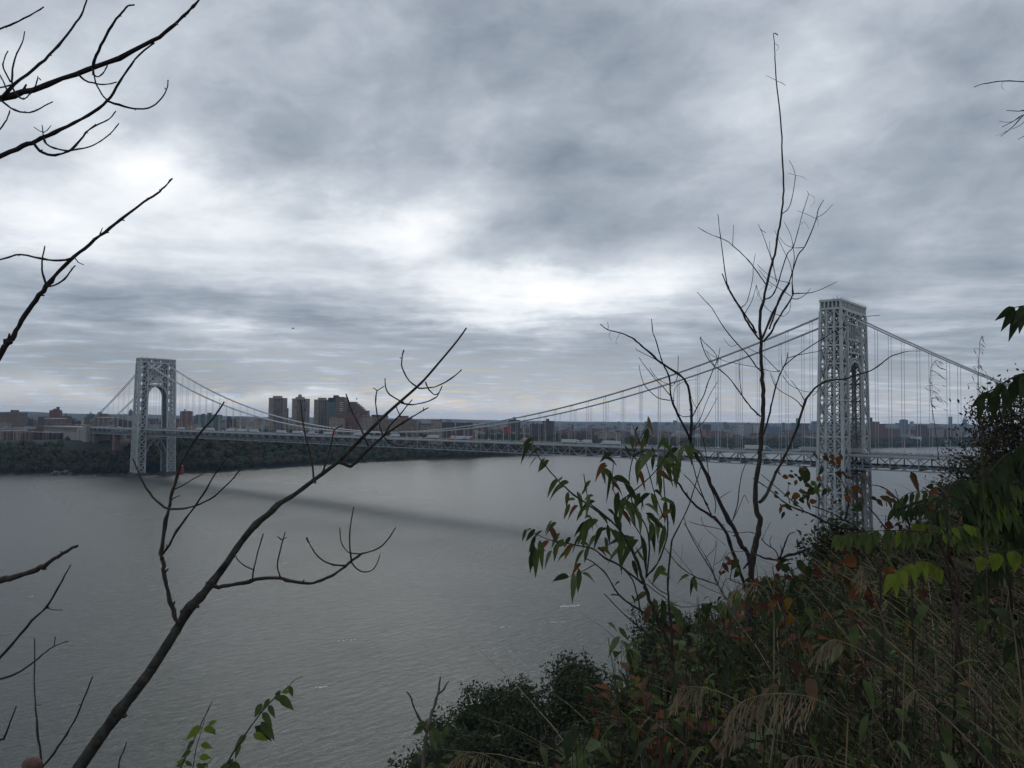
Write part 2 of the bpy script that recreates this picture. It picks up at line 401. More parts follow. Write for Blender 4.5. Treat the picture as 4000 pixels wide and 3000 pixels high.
        for s in (-1, 1):
            br.bar((xc+d(156), s*14.6, 156), (xc+d(167), s*7.3, 167.5), .7); br.bar((xc+d(132), s*14.7, 133), (xc+d(146), s*6.5, 146.5), .7)
        # bent brace below the roadway
        for s in (-1, 1):
            prev = None
            for k in range(8):
                t = k/7; q = Vector((xc+tw(45)[2]*kx, s*lerp(16.6, 3.5, t), 34+22*math.sin(t*math.pi/2)))
                if prev is not None: br.bar(prev, q, .9)
                prev = q
        br.bar((xc+tw(56)[2]*kx, -16.5, 57), (xc+tw(56)[2]*kx, 16.5, 57), 1.2, 1.5)
        br.bar((xc+tw(56)[2]*kx, -5, 56), (xc+tw(56)[2]*kx, 0, 46), .9); br.bar((xc+tw(56)[2]*kx, 5, 56), (xc+tw(56)[2]*kx, 0, 46), .9)
    o, n, d = 28.6, 14.6, 7.7                   # open gallery at the top
    ga.box(xc-d, xc+d, -o, o, 176.6, 178.0)
    ga.box(xc-d-.25, xc+d+.25, -o-.25, o+.25, 182.4, 184.0)
    for k in range(19):
        y = lerp(-o+.7, o-.7, k/18)
        for s in (-1, 1): ga.box(xc+s*(d-.7)-.5, xc+s*(d-.7)+.5, y-(.55 if k % 3 else .9), y+(.55 if k % 3 else .9), 178.0, 182.4)
    for k in range(1, 5):
        x = lerp(-d+.7, d-.7, k/5)
        for s in (-1, 1): ga.box(xc+x-.5, xc+x+.5, s*(o-.7)-.5, s*(o-.7)+.5, 178.0, 182.4)
    ga.box(xc-2.5, xc+2.5, -20, -10, 178.0, 182.4); ga.box(xc-2.5, xc+2.5, 10, 20, 178.0, 182.4); ga.box(xc-2, xc+2, -3, 3, 178.0, 182.4)
    for (y, hh) in ((14, 4.5), (2, 3.), (-12, 2.6), (22, 2.2)): an.bar((xc+R.uniform(-3, 3), y, 184), (xc, y, 184+hh), .28)
    for k in range(13):
        y = lerp(-28, 28, k/12); an.bar((xc-d, y, 184), (xc-d, y, 185.1), .12)
    an.bar((xc-d, -28, 185.1), (xc-d, 28, 185.1), .12); an.bar((xc+d, -28, 185.1), (xc+d, 28, 185.1), .12)
    t = mb.build('tower', steel, BR); t['label'] = label
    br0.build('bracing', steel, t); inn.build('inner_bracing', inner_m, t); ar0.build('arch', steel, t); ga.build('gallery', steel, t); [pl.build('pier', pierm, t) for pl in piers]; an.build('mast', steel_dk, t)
tower(0.0, 'near lattice tower rising behind the leafy hillside'); tower(L, 'far lattice tower with open arch standing on the wooded bank')
XW, XE = -190.0, L+196.0
def cable_z(x):
    if 0 <= x <= L: return ZLOW+(ZS-ZLOW)*((x-L/2)/(L/2))**2
    s, e = (-x/-XW, XW) if x < 0 else ((x-L)/(XE-L), XE)
    s = abs(x/XW) if x < 0 else s
    return lerp(ZS, 82., s)-7*s*(1-s)*4*.5
for yc in (YC+1.37, YC-1.37, -YC+1.37, -YC-1.37):
    mb = MB(); xs = [XW+(0-XW)*k/10 for k in range(10)]+[L*k/72 for k in range(73)]+[L+(XE-L)*k/10 for k in range(1, 11)]
    mb.tube([Vector((x, yc, cable_z(x))) for x in xs], [.50]*len(xs), 6)
    for k in range(1, 58):
        x = k*PAN; z = cable_z(x); mb.box(x-.45, x+.45, yc-.62, yc+.62, z-.7, z+.55)
    mb.build('cable', cable_m, BR, smooth=False)
rest = MB(); sus = []
for k in list(range(-10, 0))+list(range(1, 58))+list(range(59, 69)):
    x = k*PAN
    for s in (1, -1): sus.append((( Vector((x, s*YC, 80))-CAM).length, x, s))
sus.sort()
for i, (_, x, s) in enumerate(sus):
    z = cable_z(x)
    if z < ZT+3: continue
    mb = MB() if i < 100 else rest
    for dx in (-.95, .95):
        mb.bar((x+dx, s*YC, ZT+.2), (x+dx, s*YC, z), .11, .26)
    if i < 100: mb.build('suspender', cable_m, BR)
tag(rest.build('suspender_ropes', cable_m, BR), kind='stuff')
dk = MB(); ld = MB(); rl = MB()
dk.box(XW-60, XE+8, -18.1, 18.1, ZT-1.0, ZT-.25, 1); dk.box(XW-60, XE+8, -15.2, 15.2, ZT-.25, ZT-.05, 0)
for s in (-1, 1):
    dk.box(XW-60, XE+8, s*17.9-.28, s*17.9+.28, ZT-1.15, ZT+.25, 1)
    dk.box(XW-60, XE+8, s*16.6-1.0, s*16.6+1.0, ZT-.25, ZT+.1, 2)
    for zz in (.55, .9, 1.3): rl.bar((XW-60, s*17.8, ZT+zz), (XE+8, s*17.8, ZT+zz), .09)
    for zz in (.5, .95): rl.bar((XW-60, s*15.3, ZT+zz), (XE+8, s*15.3, ZT+zz), .16)
    for k in range(-40, 310):
        x = k*PAN/4
        if XW-60 < x < XE: rl.bar((x, s*17.8, ZT+.2), (x, s*17.8, ZT+1.35), .12); rl.bar((x, s*15.3, ZT), (x, s*15.3, ZT+1.0), .14)
dk.box(XW-60, XE+8, -.35, .35, ZT-.05, ZT+.75, 1)
for k in range(-10, 69): dk.box(k*PAN-.3, k*PAN+.3, -17.6, 17.6, ZT-2.6, ZT-1.0, 1); ld.box(k*PAN-.3, k*PAN+.3, -17.6, 17.6, ZB+.2, ZB+1.4, 1)
ld.box(XW-60, XE+8, -14, 14, ZB+1.4, ZB+2.0, 0)
for s in (-1, 1): ld.box(XW-60, XE+8, s*14.3-.15, s*14.3+.15, ZB+1.4, ZB+2.9, 1)
dk.build('upper_deck', [asphalt, steel, mat('walkway', (.20, .20, .20), .9, .15, .2)], BR); ld.build('lower_deck', [asphalt, steel_dk], BR); rl.build('railing', steel_dk, BR)
for s in (-1, 1):
    mb = MB(); y = s*YT
    mb.box(XW-40, XE, y-.45, y+.45, ZT-1.9, ZT-1.16); mb.box(XW-40, XE, y-.45, y+.45, ZB-.4, ZB+.5)
    for k in range(-10, 69):
        x = k*PAN; mb.bar((x, y, ZB+.5), (x, y, ZT-1.9), .75, .75)
        if k < 68:
            xm = x+PAN/2
            mb.bar((x+.2, y, ZT-2.0), (xm, y, ZB+.6), .62, .5); mb.bar((xm, y, ZB+.6), (x+PAN-.2, y, ZT-2.0), .62, .5)
            mb.box(xm-1.0, xm+1.0, y-.5, y+.5, ZB+.5, ZB+1.7)
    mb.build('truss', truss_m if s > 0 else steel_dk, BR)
# ---- anchorage and stone piers on the far bank
AX = XE
A = thing('bridge_anchorage', 'pale granite bridge anchorage block with arcade and one big arch on the wooded bank', 'anchorage', (AX+60, 0, 40))
mb = MB()
mb.box(AX, AX+16, -23, 23, 20, ZT+1.5); mb.box(AX+16, AX+44, -21, 21, 20, ZT-.5)
mb.box(AX-1.2, AX, -24, -15, 20, ZT+4); mb.box(AX-1.2, AX, 15, 24, 20, ZT+4); mb.box(AX, AX+9, 23, 24.2, 20, ZT+4); mb.box(AX+30, AX+44, 21, 22, 20, ZT-6)
mb.build('abutment', stone, A)
mb = MB(); ar0, ar1 = AX+44, AX+190
nseg = 16; cx = AX+78; rr = 17.
for yy, sg in ((21, 1), (-21, -1)):             # wall with a real arched opening
    top = ZT-10.5
    mb.box(ar0, cx-rr, yy-1.5, yy+1.5, 20, top); mb.box(cx+rr, ar1, yy-1.5, yy+1.5, 20, top)
    for k in range(nseg):
        a0 = math.pi*k/nseg; a1 = math.pi*(k+1)/nseg
        x0, z0, x1, z1 = cx+rr*math.cos(a0), 38+rr*math.sin(a0), cx+rr*math.cos(a1), 38+rr*math.sin(a1)
        for yo in (1.5, -1.5): mb.face([Vector((x0, yy+yo, z0)), Vector((x0, yy+yo, top)), Vector((x1, yy+yo, top)), Vector((x1, yy+yo, z1))])
        mb.face([Vector((x0, yy+1.5, z0)), Vector((x1, yy+1.5, z1)), Vector((x1, yy-1.5, z1)), Vector((x0, yy-1.5, z0))])
    mb.box(ar0, ar1, yy-1.7, yy+1.7, top, top+1.0)
mb.build('arch_wall', stone, A)
mb = MB()
for yy in (20.5, -20.5):
    for k in range(27):
        x = ar0+2+k*5.4; mb.box(x-.9, x+.9, yy-1, yy+1, ZT-9.5, ZT-2.2)
    mb.box(ar0, ar1, yy-1.4, yy+1.4, ZT-2.2, ZT-.3)
mb.box(ar0, ar1, -19, 19, ZT-2.0, ZT-.4)
mb.build('arcade', stone, A)
for i, (x, wd, lab) in enumerate(((L+100, 9, 'brown stone pier under the side span between anchorage and far tower'), (L+178, 7, 'dark stone pier tight against the granite anchorage'))):
    t = thing('stone_pier', lab, 'pier', (x, 0, 10)); mb = MB()
    for s in (-1, 1): mb.box(x-wd/2, x+wd/2, s*15-4, s*15+4, 4, ZB-1.2)
    mb.build('shaft', rust, t); mb = MB(); mb.box(x-wd/2-.8, x+wd/2+.8, -20, 20, ZB-1.2, ZB-.42); mb.build('cap', rust, t)
# ---- lamps along the roadway
lamp0 = None
for k in range(46):
    x = -120+k*27.5
    if abs(x) < 12 or abs(x-L) < 12: continue
    loc = Vector((x, -15.2, ZT))
    if lamp0 is None:
        lamp0 = thing('street_lamp', 'pale lamp post along the bridge roadway', 'street lamp', loc, 'lamp posts along the bridge roadway')
        mb = MB(); mb.tube([loc+Vector((0, 0, .1)), loc+Vector((0, 0, 10)), loc+Vector((0, .6, 11)), loc+Vector((0, 2.4, 11.3))], [.17, .13, .11, .09], 5); mb.build('pole', mat('lamp_paint', (.62, .63, .62), .5), lamp0)
        mb = MB(); mb.box(x-.2, x+.2, loc.y+2.2, loc.y+3.2, ZT+11.15, ZT+11.4); mb.build('lamp_head', MATS['lamp_paint'], lamp0)
    else: dup(lamp0, loc)
# ---- traffic
paints = {'white': (.52, .53, .54), 'red': (.55, .05, .035), 'orange': (.62, .25, .04), 'blue': (.05, .26, .40), 'grey': (.35, .37, .40), 'black': (.03, .03, .035), 'silver': (.5, .52, .55)}
def paint(c): return mat('paint_'+c, paints[c], .35, .06, 1.5, .5)
tyre = mat('tyre_rubber', (.02, .02, .021), .85); glass = mat('window_glass', (.02, .025, .03), .15, spec=.6)
def deck_x(u, y):
    lo, hi = -150., L+150
    for _ in range(40):
        m_ = (lo+hi)/2; d = Vector((m_, y, ZT+2))-CAM
        if 2000+FPX*d.dot(RT)/d.dot(FW) > u: lo = m_
        else: hi = m_
    return lo
def truck(u0, u1, y, cab, left, label, trail='white', mark=None, z=None):
    """u0,u1: picture columns of the two ends; left: the cab leads to the left"""
    z = ZT-.05 if z is None else z
    xa, xb = deck_x(u1, y), deck_x(u0, y)
    ln = max(11., min(21., xb-xa)); xc = (xa+xb)/2; f = 1 if left else -1
    t = thing('truck', label, 'truck', (xc, y, z), 'trucks on the bridge')
    X = lambda a: xc+f*a
    def bx(a, b, y0, y1, z0, z1, nm, m):
        q = MB(); q.box(min(X(a), X(b)), max(X(a), X(b)), y+y0, y+y1, z+z0, z+z1); return q.build(nm, m, t)
    tr = bx(-ln/2, ln/2-4.2, -1.3, 1.3, 1.15, 4.1, 'trailer', paint(trail))
    if mark:
        q = MB(); q.box(min(X(-1), X(2.6)), max(X(-1), X(2.6)), y+1.31, y+1.33, z+2.4, z+3.5); q.build('sign_panel', paint(mark), tr)
    bx(-ln/2+.5, ln/2-.4, -.5, .5, .6, 1.1, 'chassis', tyre)
    q = MB(); h = ln/2
    prof = [(h-3.6, .6), (h-.1, .6), (h, 1.0), (h-.15, 1.9), (h-1.25, 2.05), (h-1.7, 3.0), (h-2.2, 3.5), (h-3.5, 3.8), (h-3.6, 3.7)]
    for yy in (-1.2, 1.2): q.face([Vector((X(a), y+yy, z+b)) for a, b in (prof if (yy > 0) == (f < 0) else reversed(prof))])
    for (a, b), (c, d) in zip(prof, prof[1:]+prof[:1]): q.face([Vector((X(a), y-1.2, z+b)), Vector((X(c), y-1.2, z+d)), Vector((X(c), y+1.2, z+d)), Vector((X(a), y+1.2, z+b))])
    cb = q.build('cab', paint(cab), t)
    q = MB(); q.face([Vector((X(h-1.26), y-1, z+2.14)), Vector((X(h-1.26), y+1, z+2.14)), Vector((X(h-1.67), y+1, z+2.95)), Vector((X(h-1.67), y-1, z+2.95))])
    q.face([Vector((X(h-1.6), y+1.21, z+2.1)), Vector((X(h-2.6), y+1.21, z+2.1)), Vector((X(h-2.6), y+1.21, z+2.9)), Vector((X(h-1.95), y+1.21, z+2.9))]); q.build('window', glass, cb)
    for a in (h-.9, h-3.0, h-4.2, -h+1.2, -h+2.4):
        for yy in (-1., 1.):
            q = MB(); q.tube([Vector((X(a), y+yy-.16, z+.5)), Vector((X(a), y+yy+.16, z+.5))], [.5, .5], 10); q.build('wheel', tyre, t)
TR = [(690, 722, -9, 'white', 1, 'small white truck just right of the far tower', 'white'), (758, 800, -5.6, 'white', 1, 'white trailer truck second right of the far tower', 'white'),
      (806, 840, -5.6, 'grey', 0, 'white trailer truck with grey cab third right of the far tower', 'white'), (884, 914, -2, 'white', 1, 'short white truck on the deck left of the first tall apartment tower', 'white'),
      (928, 960, -2, 'white', 1, 'white truck following the short one toward the apartment towers', 'white'), (976, 1012, -2, 'white', 0, 'white truck nearest the first tall apartment tower', 'white'),
      (1075, 1126, 2, 'white', 0, 'white trailer truck in front of the first tall apartment tower', 'white'), (1141, 1190, 2, 'white', 0, 'white trailer truck in front of the round-capped tower', 'white'),
      (1203, 1226, 2, 'white', 1, 'white truck between the round-capped tower and the next one', 'white'), (1266, 1311, 2, 'red', 0, 'white trailer truck with a bright red cab below the hospital block', 'white'),
      (1380, 1418, 2, 'white', 1, 'white trailer truck where the cables dip to the roadway', 'white'), (1524, 1558, -5.6, 'white', 1, 'white truck right of the low point of the cables', 'white'),
      (1666, 1712, 2, 'white', 1, 'white trailer truck led by a small white car, left of the orange one', 'white'), (1750, 1815, 5.6, 'orange', 1, 'white trailer truck with orange cab and red sign on its side', 'white'),
      (1806, 1850, 2, 'red', 0, 'white trailer truck with red cab right behind the orange one', 'white'), (2040, 2062, 2, 'orange', 1, 'short orange truck beside the tip of the leafy shrub', 'grey'),
      (2194, 2270, 2, 'white', 0, 'long white trailer truck meeting another above the leafy shrub', 'white'), (2266, 2310, -2, 'white', 1, 'shorter white trailer truck right behind the long one', 'white'),
      (2342, 2426, 5.6, 'white', 1, 'white trailer truck with sleek white cab heading left above the shrub leaves', 'white'), (2906, 3016, 5.6, 'blue', 0, 'white trailer truck with a bright blue cab by the tall bare tree', 'white'),
      (3112, 3192, 5.6, 'white', 1, 'white trailer truck just left of the near tower', 'grey'), (3318, 3392, 5.6, 'white', 0, 'pale grey trailer truck with white cab passing under the near tower', 'grey')]
for a in TR: truck(a[0], a[1], a[2], a[3], a[4], a[5], a[6], 'red' if a[3] == 'orange' and a[0] == 1750 else None)
truck(2560, 2680, 6, 'white', 1, 'white trailer truck on the lower deck behind the shrub leaves', 'white', None, ZB+2.0)
def make_car(c, loc):
    t = thing('car', c+' car driving on the bridge roadway', 'car', loc, 'cars on the bridge'); x, y, z = loc; q = MB()
    prof = [(-2.2, .35), (2.2, .35), (2.25, .75), (1.3, .9), (.6, 1.42), (-1.1, 1.45), (-1.9, .95), (-2.25, .85)]
    for yy in (-.9, .9): q.face([Vector((x+a, y+yy, z+b)) for a, b in (prof if yy < 0 else reversed(prof))])
    for (a, b), (c1, d) in zip(prof, prof[1:]+prof[:1]): q.face([Vector((x+a, y-.9, z+b)), Vector((x+a, y+.9, z+b)), Vector((x+c1, y+.9, z+d)), Vector((x+c1, y-.9, z+d))])
    q.build('body', paint(c), t); q = MB()
    for yy in (-.91, .91): q.face([Vector((x+1.0, y+yy, z+.95)), Vector((x+.55, y+yy, z+1.36)), Vector((x-1.05, y+yy, z+1.38)), Vector((x-1.6, y+yy, z+.97))])
    q.build('window', glass, t)
    for a in (-1.4, 1.4):
        for yy in (-.8, .8): q = MB(); q.tube([Vector((x+a, y+yy-.12, z+.33)), Vector((x+a, y+yy+.12, z+.33))], [.33, .33], 8); q.build('wheel', tyre, t)
    return t
cars = {}
CU = [(255, 'white'), (300, 'silver'), (345, 'white'), (455, 'white'), (470, 'silver'), (560, 'white'), (615, 'silver'), (645, 'white'), (870, 'white'), (1025, 'silver'), (1045, 'white'), (1235, 'white'), (1340, 'black'), (1440, 'silver'), (1480, 'white'), (1590, 'white'),
      (1640, 'white'), (1735, 'black'), (1905, 'grey'), (1950, 'silver'), (2000, 'black'), (2045, 'white'), (2120, 'grey'), (2520, 'white'), (2560, 'silver'), (2775, 'white'), (2800, 'white'), (2860, 'black'), (3060, 'grey'), (3470, 'white'), (3540, 'silver'), (3560, 'white'), (3640, 'grey')]
for i, (u, c) in enumerate(CU):
    y = (9.2, -9.2, 5.6, -12.6, 12.6)[i % 5]; loc = Vector((deck_x(u, y), y, ZT-.05))
    if c in cars: dup(cars[c], loc, math.pi*(i % 2))
    else: cars[c] = make_car(c, loc)
# ------------------------------------------------------------------ the far bank: city
tan_w = facade('brick_tan', (.33, .265, .21)); brn_w = facade('brick_brown', (.20, .15, .125)); red_w = facade('brick_red', (.20, .105, .085)); gry_w = facade('concrete_grey', (.34, .34, .335))
dkr_w = facade('brick_dark', (.105, .08, .078)); plum_w = facade('brick_plum', (.12, .09, .095)); pale_w = facade('plaster_pale', (.46, .44, .41)); blu_w = facade('glass_blue_grey', (.15, .19, .23), (.05, .07, .09)); grn_w = facade('panel_green_grey', (.12, .165, .17), (.05, .06, .07), 5, 4)
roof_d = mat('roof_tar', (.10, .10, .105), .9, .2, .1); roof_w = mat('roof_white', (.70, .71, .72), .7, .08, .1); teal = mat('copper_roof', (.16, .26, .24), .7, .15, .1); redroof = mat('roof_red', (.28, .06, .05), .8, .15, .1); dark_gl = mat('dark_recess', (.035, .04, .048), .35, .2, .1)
COLN = {'brick_tan': 'tan', 'brick_brown': 'brown', 'brick_red': 'red brick', 'concrete_grey': 'grey', 'brick_dark': 'dark brick', 'brick_plum': 'plum brown', 'plaster_pale': 'pale', 'glass_blue_grey': 'blue grey', 'panel_green_grey': 'green grey'}
def bpos(u0, u1, v, d):
    a = P(u0, v, d); b = P(u1, v, d); return (a+b)/2, (b-a).length, (b-a)
class Bld:
    """a building: local x along the face that looks at the river, y away from it; picture columns u, roof line v, distance d"""
    def __init__(s, name, label, u0, u1, v, d, wallm, deep=None, rot=0., base=None, cat='building', group=None):
        if 1590 <= d < 1800 and u0 > 1000: d += 330
        d = max(d, shore((u0+u1)/2)+60)
        c, wd, dr = bpos(u0, u1, v, d); s.d = d; s.w = wd; s.top = c.z; s.deep = deep or min(45, max(16, wd*.8))
        ang = math.atan2(dr.y, dr.x)+rot; s.u0 = u0; s.u1 = u1
        s.base = base if base is not None else far_z(d, (u0+u1)/2)-3
        s.o = thing(name, label, cat, (c.x, c.y, s.base), group); s.o.rotation_euler.z = ang; s.o['_w'] = (0, 0, 0); s.wm = wallm; s.H = s.top-s.base
        s.rot = rot
        if rot: s.w = wd/(abs(math.cos(rot))+abs(math.sin(rot))*s.deep/max(wd, 1)*.9)
    def X(s, u): return ((u-s.u0)/(s.u1-s.u0)-.5)*s.w
    def Z(s, v): return P((s.u0+s.u1)/2, v, s.d).z-s.base
    def part(s, name, m, boxes, parent=None):
        mb = MB()
        for b in boxes: mb.box(*b)
        q = mb.build(name, m); q.parent = parent or s.o; return q
    def walls(s): return s.part('wall', s.wm, [(-s.w/2, s.w/2, 0, s.deep, 0, s.H)])
    def head(s, u0, u1, v, m=None, y0=.25, y1=.75, name='roof_block'):
        return s.part(name, m or s.wm, [(s.X(u0), s.X(u1), s.deep*y0, s.deep*y1, s.H, s.Z(v))])
    def cornice(s, m=None, h=1.0):
        return s.part('parapet', m or roof_d, [(-s.w/2-.3, s.w/2+.3, -.3, s.deep+.3, s.H, s.H+h)])
def tank(b, u, v, parent=None):                # rooftop water tank on legs
    x = b.X(u); z1 = b.Z(v); mb = MB(); z0 = b.H
    r = max(1.6, (z1-z0)*.3)
    mb.tube([Vector((x, b.deep*.5, z0)), Vector((x, b.deep*.5, z0+(z1-z0)*.45)), Vector((x, b.deep*.5, z0+(z1-z0)*.46)), Vector((x, b.deep*.5, z0+(z1-z0)*.8)), Vector((x, b.deep*.5, z1))], [r*.3, r*.3, r, r, .1], 8)
    q = mb.build('water_tank', dkr_w); q.parent = b.o
def simple(lab, u0, u1, v, d, m, heads=(), rot=0., roof=True, deep=None, tanks=(), cat='building', name='apartment_building', roofm=None):
    b = Bld(name, lab, u0, u1, v, d, m, deep, rot, cat=cat); b.walls()
    if roof: b.cornice(roofm)
    for h in heads: b.head(*h)
    for t in tanks: tank(b, *t)
    return b
# -- left skyline
simple('long brown block with one rooftop box at the left edge of the skyline', -22, 67, 1613, 2050, brn_w, [(30, 42, 1601)])
b = simple('stepped brown tower building with a pointed cap far left of the far bridge tower', 193, 228, 1604, 2200, red_w, [(199, 225, 1600), (204, 222, 1596, None, .3, .7)]); b.part('cap', roof_d, [(b.X(210), b.X(217), 12, 20, b.Z(1596), b.Z(1589))])
simple('long low building with bright white roof edge below the stepped brown tower', 174, 234, 1635, 1950, brn_w, roofm=roof_w)
simple('tan block carrying a dark water tank behind the long white roof', 234, 267, 1628, 2000, brn_w, [(240, 262, 1624)], tanks=[(250, 1616)])
b = simple('dark building with pale dome and thin spire left of the side span cables', 339, 358, 1620, 2150, grn_w, cat='church', name='church')
mb = MB(); cx = b.X(348.5); zz = [b.H+(b.Z(1611)-b.H)*math.sin(k*math.pi/12) for k in range(7)]; rr = [5.4*math.cos(k*math.pi/12) for k in range(7)]; rr[-1] = .35
mb.tube([Vector((cx, 8, z)) for z in zz], rr, 12); q = mb.build('dome', pale_w); q.parent = b.o
mb = MB(); mb.tube([Vector((cx, 8, b.Z(1611.5))), Vector((cx, 8, b.Z(1599)))], [.7, .15], 6); q = mb.build('spire', pale_w); q.parent = b.o
simple('brown podium building below the pale dome', 329, 377, 1630, 2050, brn_w)
simple('red brown building with raised left end beside the side span cables', 378, 409, 1617, 2150, red_w, [(378.5, 389, 1610)])
simple('wide hall with a big white roof under the red brown building', 377, 430, 1631, 1900, brn_w, roofm=roof_w, deep=40)
b = simple('slender dark water tower with conical cap just left of the far bridge tower', 502, 514, 1606, 2700, blu_w, roof=False, deep=10, cat='water tower', name='water_tower')
mb = MB(); mb.tube([Vector((0, 5, b.H)), Vector((0, 5, b.Z(1597)))], [5.2, .3], 8); q = mb.build('roof', roof_d); q.parent = b.o
# -- row of brick apartment houses in the trees at the left
for i, (u0, u1, v) in enumerate(((6, 41, 1684), (46, 79, 1684), (94, 127, 1687), (132, 157, 1689), (162, 190, 1690), (200, 236, 1692))):
    wm = (brn_w, tan_w, brn_w, dkr_w, brn_w, dkr_w)[i]
    b = simple(('first', 'second', 'third', 'fourth', 'fifth', 'last')[i]+' from the left of the brown apartment houses in the trees beside the anchorage', u0, u1, v, 1432+i*6, wm, roofm=pale_w, deep=16)
    for k in range(2):
        x = b.w*(-.22+.44*k); b.part('bay', wm, [(x-b.w*.13, x+b.w*.13, -1.6, 0, 0, b.H-1.5)])
# -- between far bridge tower and the tall apartment towers
simple('tan red block with small water tank right of the far bridge tower', 704, 742, 1608, 2000, red_w, [(711, 736, 1605)], tanks=[(716, 1597)])
simple('wide blue green slab with three rooftop boxes', 765, 859, 1621, 2150, grn_w, [(785, 795, 1616), (807, 820, 1612), (832, 840, 1617)], deep=18)
simple('dark brown block with square head left of the apartment towers', 883, 912, 1637, 1900, dkr_w, [(883.5, 896, 1627)])
simple('low tan block left of the apartment towers', 992, 1020, 1638, 1950, tan_w, [(1002, 1012, 1635)])
# -- the tall apartment towers
def tall(lab, u0, u1, v, hu0, hu1, hv, d, rnd=None):
    b = Bld('apartment_tower', lab, u0, u1, v, d, tan_w, 30, cat='apartment tower'); w_ = b.w
    b.part('wall', facade('tower_brick', (.30, .245, .20), pu=2.9, ww=.3), [(-w_/2, w_/2, .0, b.deep, 0, b.H)])
    for k, (x0, x1) in enumerate(((.36, .47), (.50, .60), (.63, .73), (.80, .90))):
        x0, x1 = (x0-.5)*w_, (x1-.5)*w_; q = b.part('balcony_bay', dark_gl, [(x0, x1, -.25, .0, 4, b.H-2)])
        n = int((b.H-8)/3.0); b.part('balcony', gry_w, [(x0-.2, x1+.2, -1.2, -.25, 5+j*3.0, 5.9+j*3.0) for j in range(n)], q)
    for x in (.34, .485, .615, .76): b.part('pilaster', facade('tower_brick_plain', (.27, .22, .18), pu=60), [((x-.5)*w_-.5, (x-.5)*w_+.5, -1.3, 0, 0, b.H)])
    b.cornice(gry_w, .8); b.head(hu0, hu1, hv, y0=.2, y1=.8)
    if rnd:
        x = b.X(rnd[0]); mb = MB(); r = rnd[1]; z0, z1 = b.Z(hv), b.Z(rnd[2])
        mb.tube([Vector((x, 15, z0)), Vector((x, 15, lerp(z0, z1, .7))), Vector((x, 15, z1))], [r, r, r*.6], 12); q = mb.build('cap', tan_w); q.parent = b.o
    return b
b = tall('tall tan apartment tower with flat block on top, leftmost of the three', 1050, 1110, 1555, 1063, 1093, 1546, 1700)
simple('narrow darker annex tower on the right flank of the leftmost apartment tower', 1108, 1121, 1597, 1760, plum_w, [(1112, 1121, 1594)], deep=16)
tall('tall tan apartment tower with rounded cap, middle of the three', 1141, 1199, 1558, 1152, 1181, 1550, 1700, (1165.5, 4.5, 1540))
tall('tall tan apartment tower touching the glass fronted tower, rightmost of three', 1227, 1281, 1562, 1240, 1268, 1553, 1690)
b = Bld('hospital_tower', 'tower with dark glass front and brown brick side with white bands', 1282, 1347, 1556, 1655, brn_w, 34, cat='tower'); b.part('wall', brn_w, [(b.X(1310), b.w/2, 0, 34, 0, b.Z(1551)), (-b.w/2, b.X(1310), .4, 34, 0, b.H-1)])
b.part('glass_front', facade('curtain_glass', (.15, .19, .21), (.055, .08, .095), 40, 4.2, 1.2, .62), [(-b.w/2, b.X(1310), -.4, .4, 3, b.H-9)]); b.part('top_band', dark_gl, [(-b.w/2, b.X(1310), -.6, .4, b.H-9, b.H+1.5)])
for v in (1572, 1579, 1587, 1595, 1602): b.part('white_band', roof_w, [(b.X(1327), b.X(1341), -.25, 0, b.Z(v+1.5), b.Z(v))])
b.part('roof_block', plum_w, [(b.X(1299), b.X(1318), 8, 20, b.H-1, b.Z(1543.5))]); b.part('rail', roof_d, [(b.X(1318.5), b.X(1340), 2, 20, b.Z(1551), b.Z(1550))])
b = Bld('hospital', 'big brown hospital block stepping down to the right under a flag', 1347, 1436, 1580, 1700, brn_w, 40, cat='hospital')
for (u0, u1, v) in ((1347, 1387, 1571), (1387, 1396, 1577), (1396, 1404, 1583), (1404, 1412, 1589), (1412, 1419, 1596), (1419, 1436, 1603)):
    b.part('wing', brn_w, [(b.X(u0), b.X(u1), 0, 40-(u0-1347)*.1, 0, b.Z(v))])
b.part('parapet', roof_d, [(b.X(1348), b.X(1386), 1, 30, b.Z(1571), b.Z(1569.6))]); b.part('roof_block', dkr_w, [(b.X(1350), b.X(1358), 10, 20, b.Z(1571), b.Z(1563))])
q = thing('flag', 'small striped flag on a thin pole above the stepped hospital roof', 'flag', P(1390.5, 1577, 2042)); z = q.location
mb = MB(); mb.tube([z.copy(), z+Vector((0, 0, 17.5))], [.22, .12], 5); mb.build('pole', MATS['lamp_paint'], q)
fx = RH; mb = MB()
for k in range(5):
    mb.face([z+fx*a+Vector((0, 0, 14.2-k*.7-dz))+FH*(.3*math.sin(a)) for a, dz in ((.2, 0), (3.4, .5))]+[z+fx*a+Vector((0, 0, 13.5-k*.7-dz))+FH*(.3*math.sin(a)) for a, dz in ((3.4, .5), (.2, 0))], k % 2)
mb.face([z+fx*a-FH*.1+Vector((0, 0, c)) for a, c in ((.2, 14.25), (1.5, 14.1), (1.5, 12.2), (.2, 12.3))], 2)
mb.build('cloth', [mat('flag_red', (.5, .06, .07)), roof_w, mat('flag_blue', (.05, .07, .22))], q)
simple('tan brick building in front of the glass fronted tower', 1286, 1344, 1633, 1600, tan_w, [(1292, 1306, 1627)])
simple('dark red brown building in front of the stepped hospital', 1341, 1396, 1614, 1620, red_w, [(1346, 1360, 1611)])
simple('tan block with two tall dark window slots', 1392, 1456, 1629, 1630, tan_w, [(1412, 1440, 1621)])
simple('tan block with long dark rooftop storey', 1449, 1510, 1628, 1650, tan_w, [(1450, 1476, 1620, dkr_w, .1, .9), (1481, 1508, 1621, dkr_w, .1, .9)])
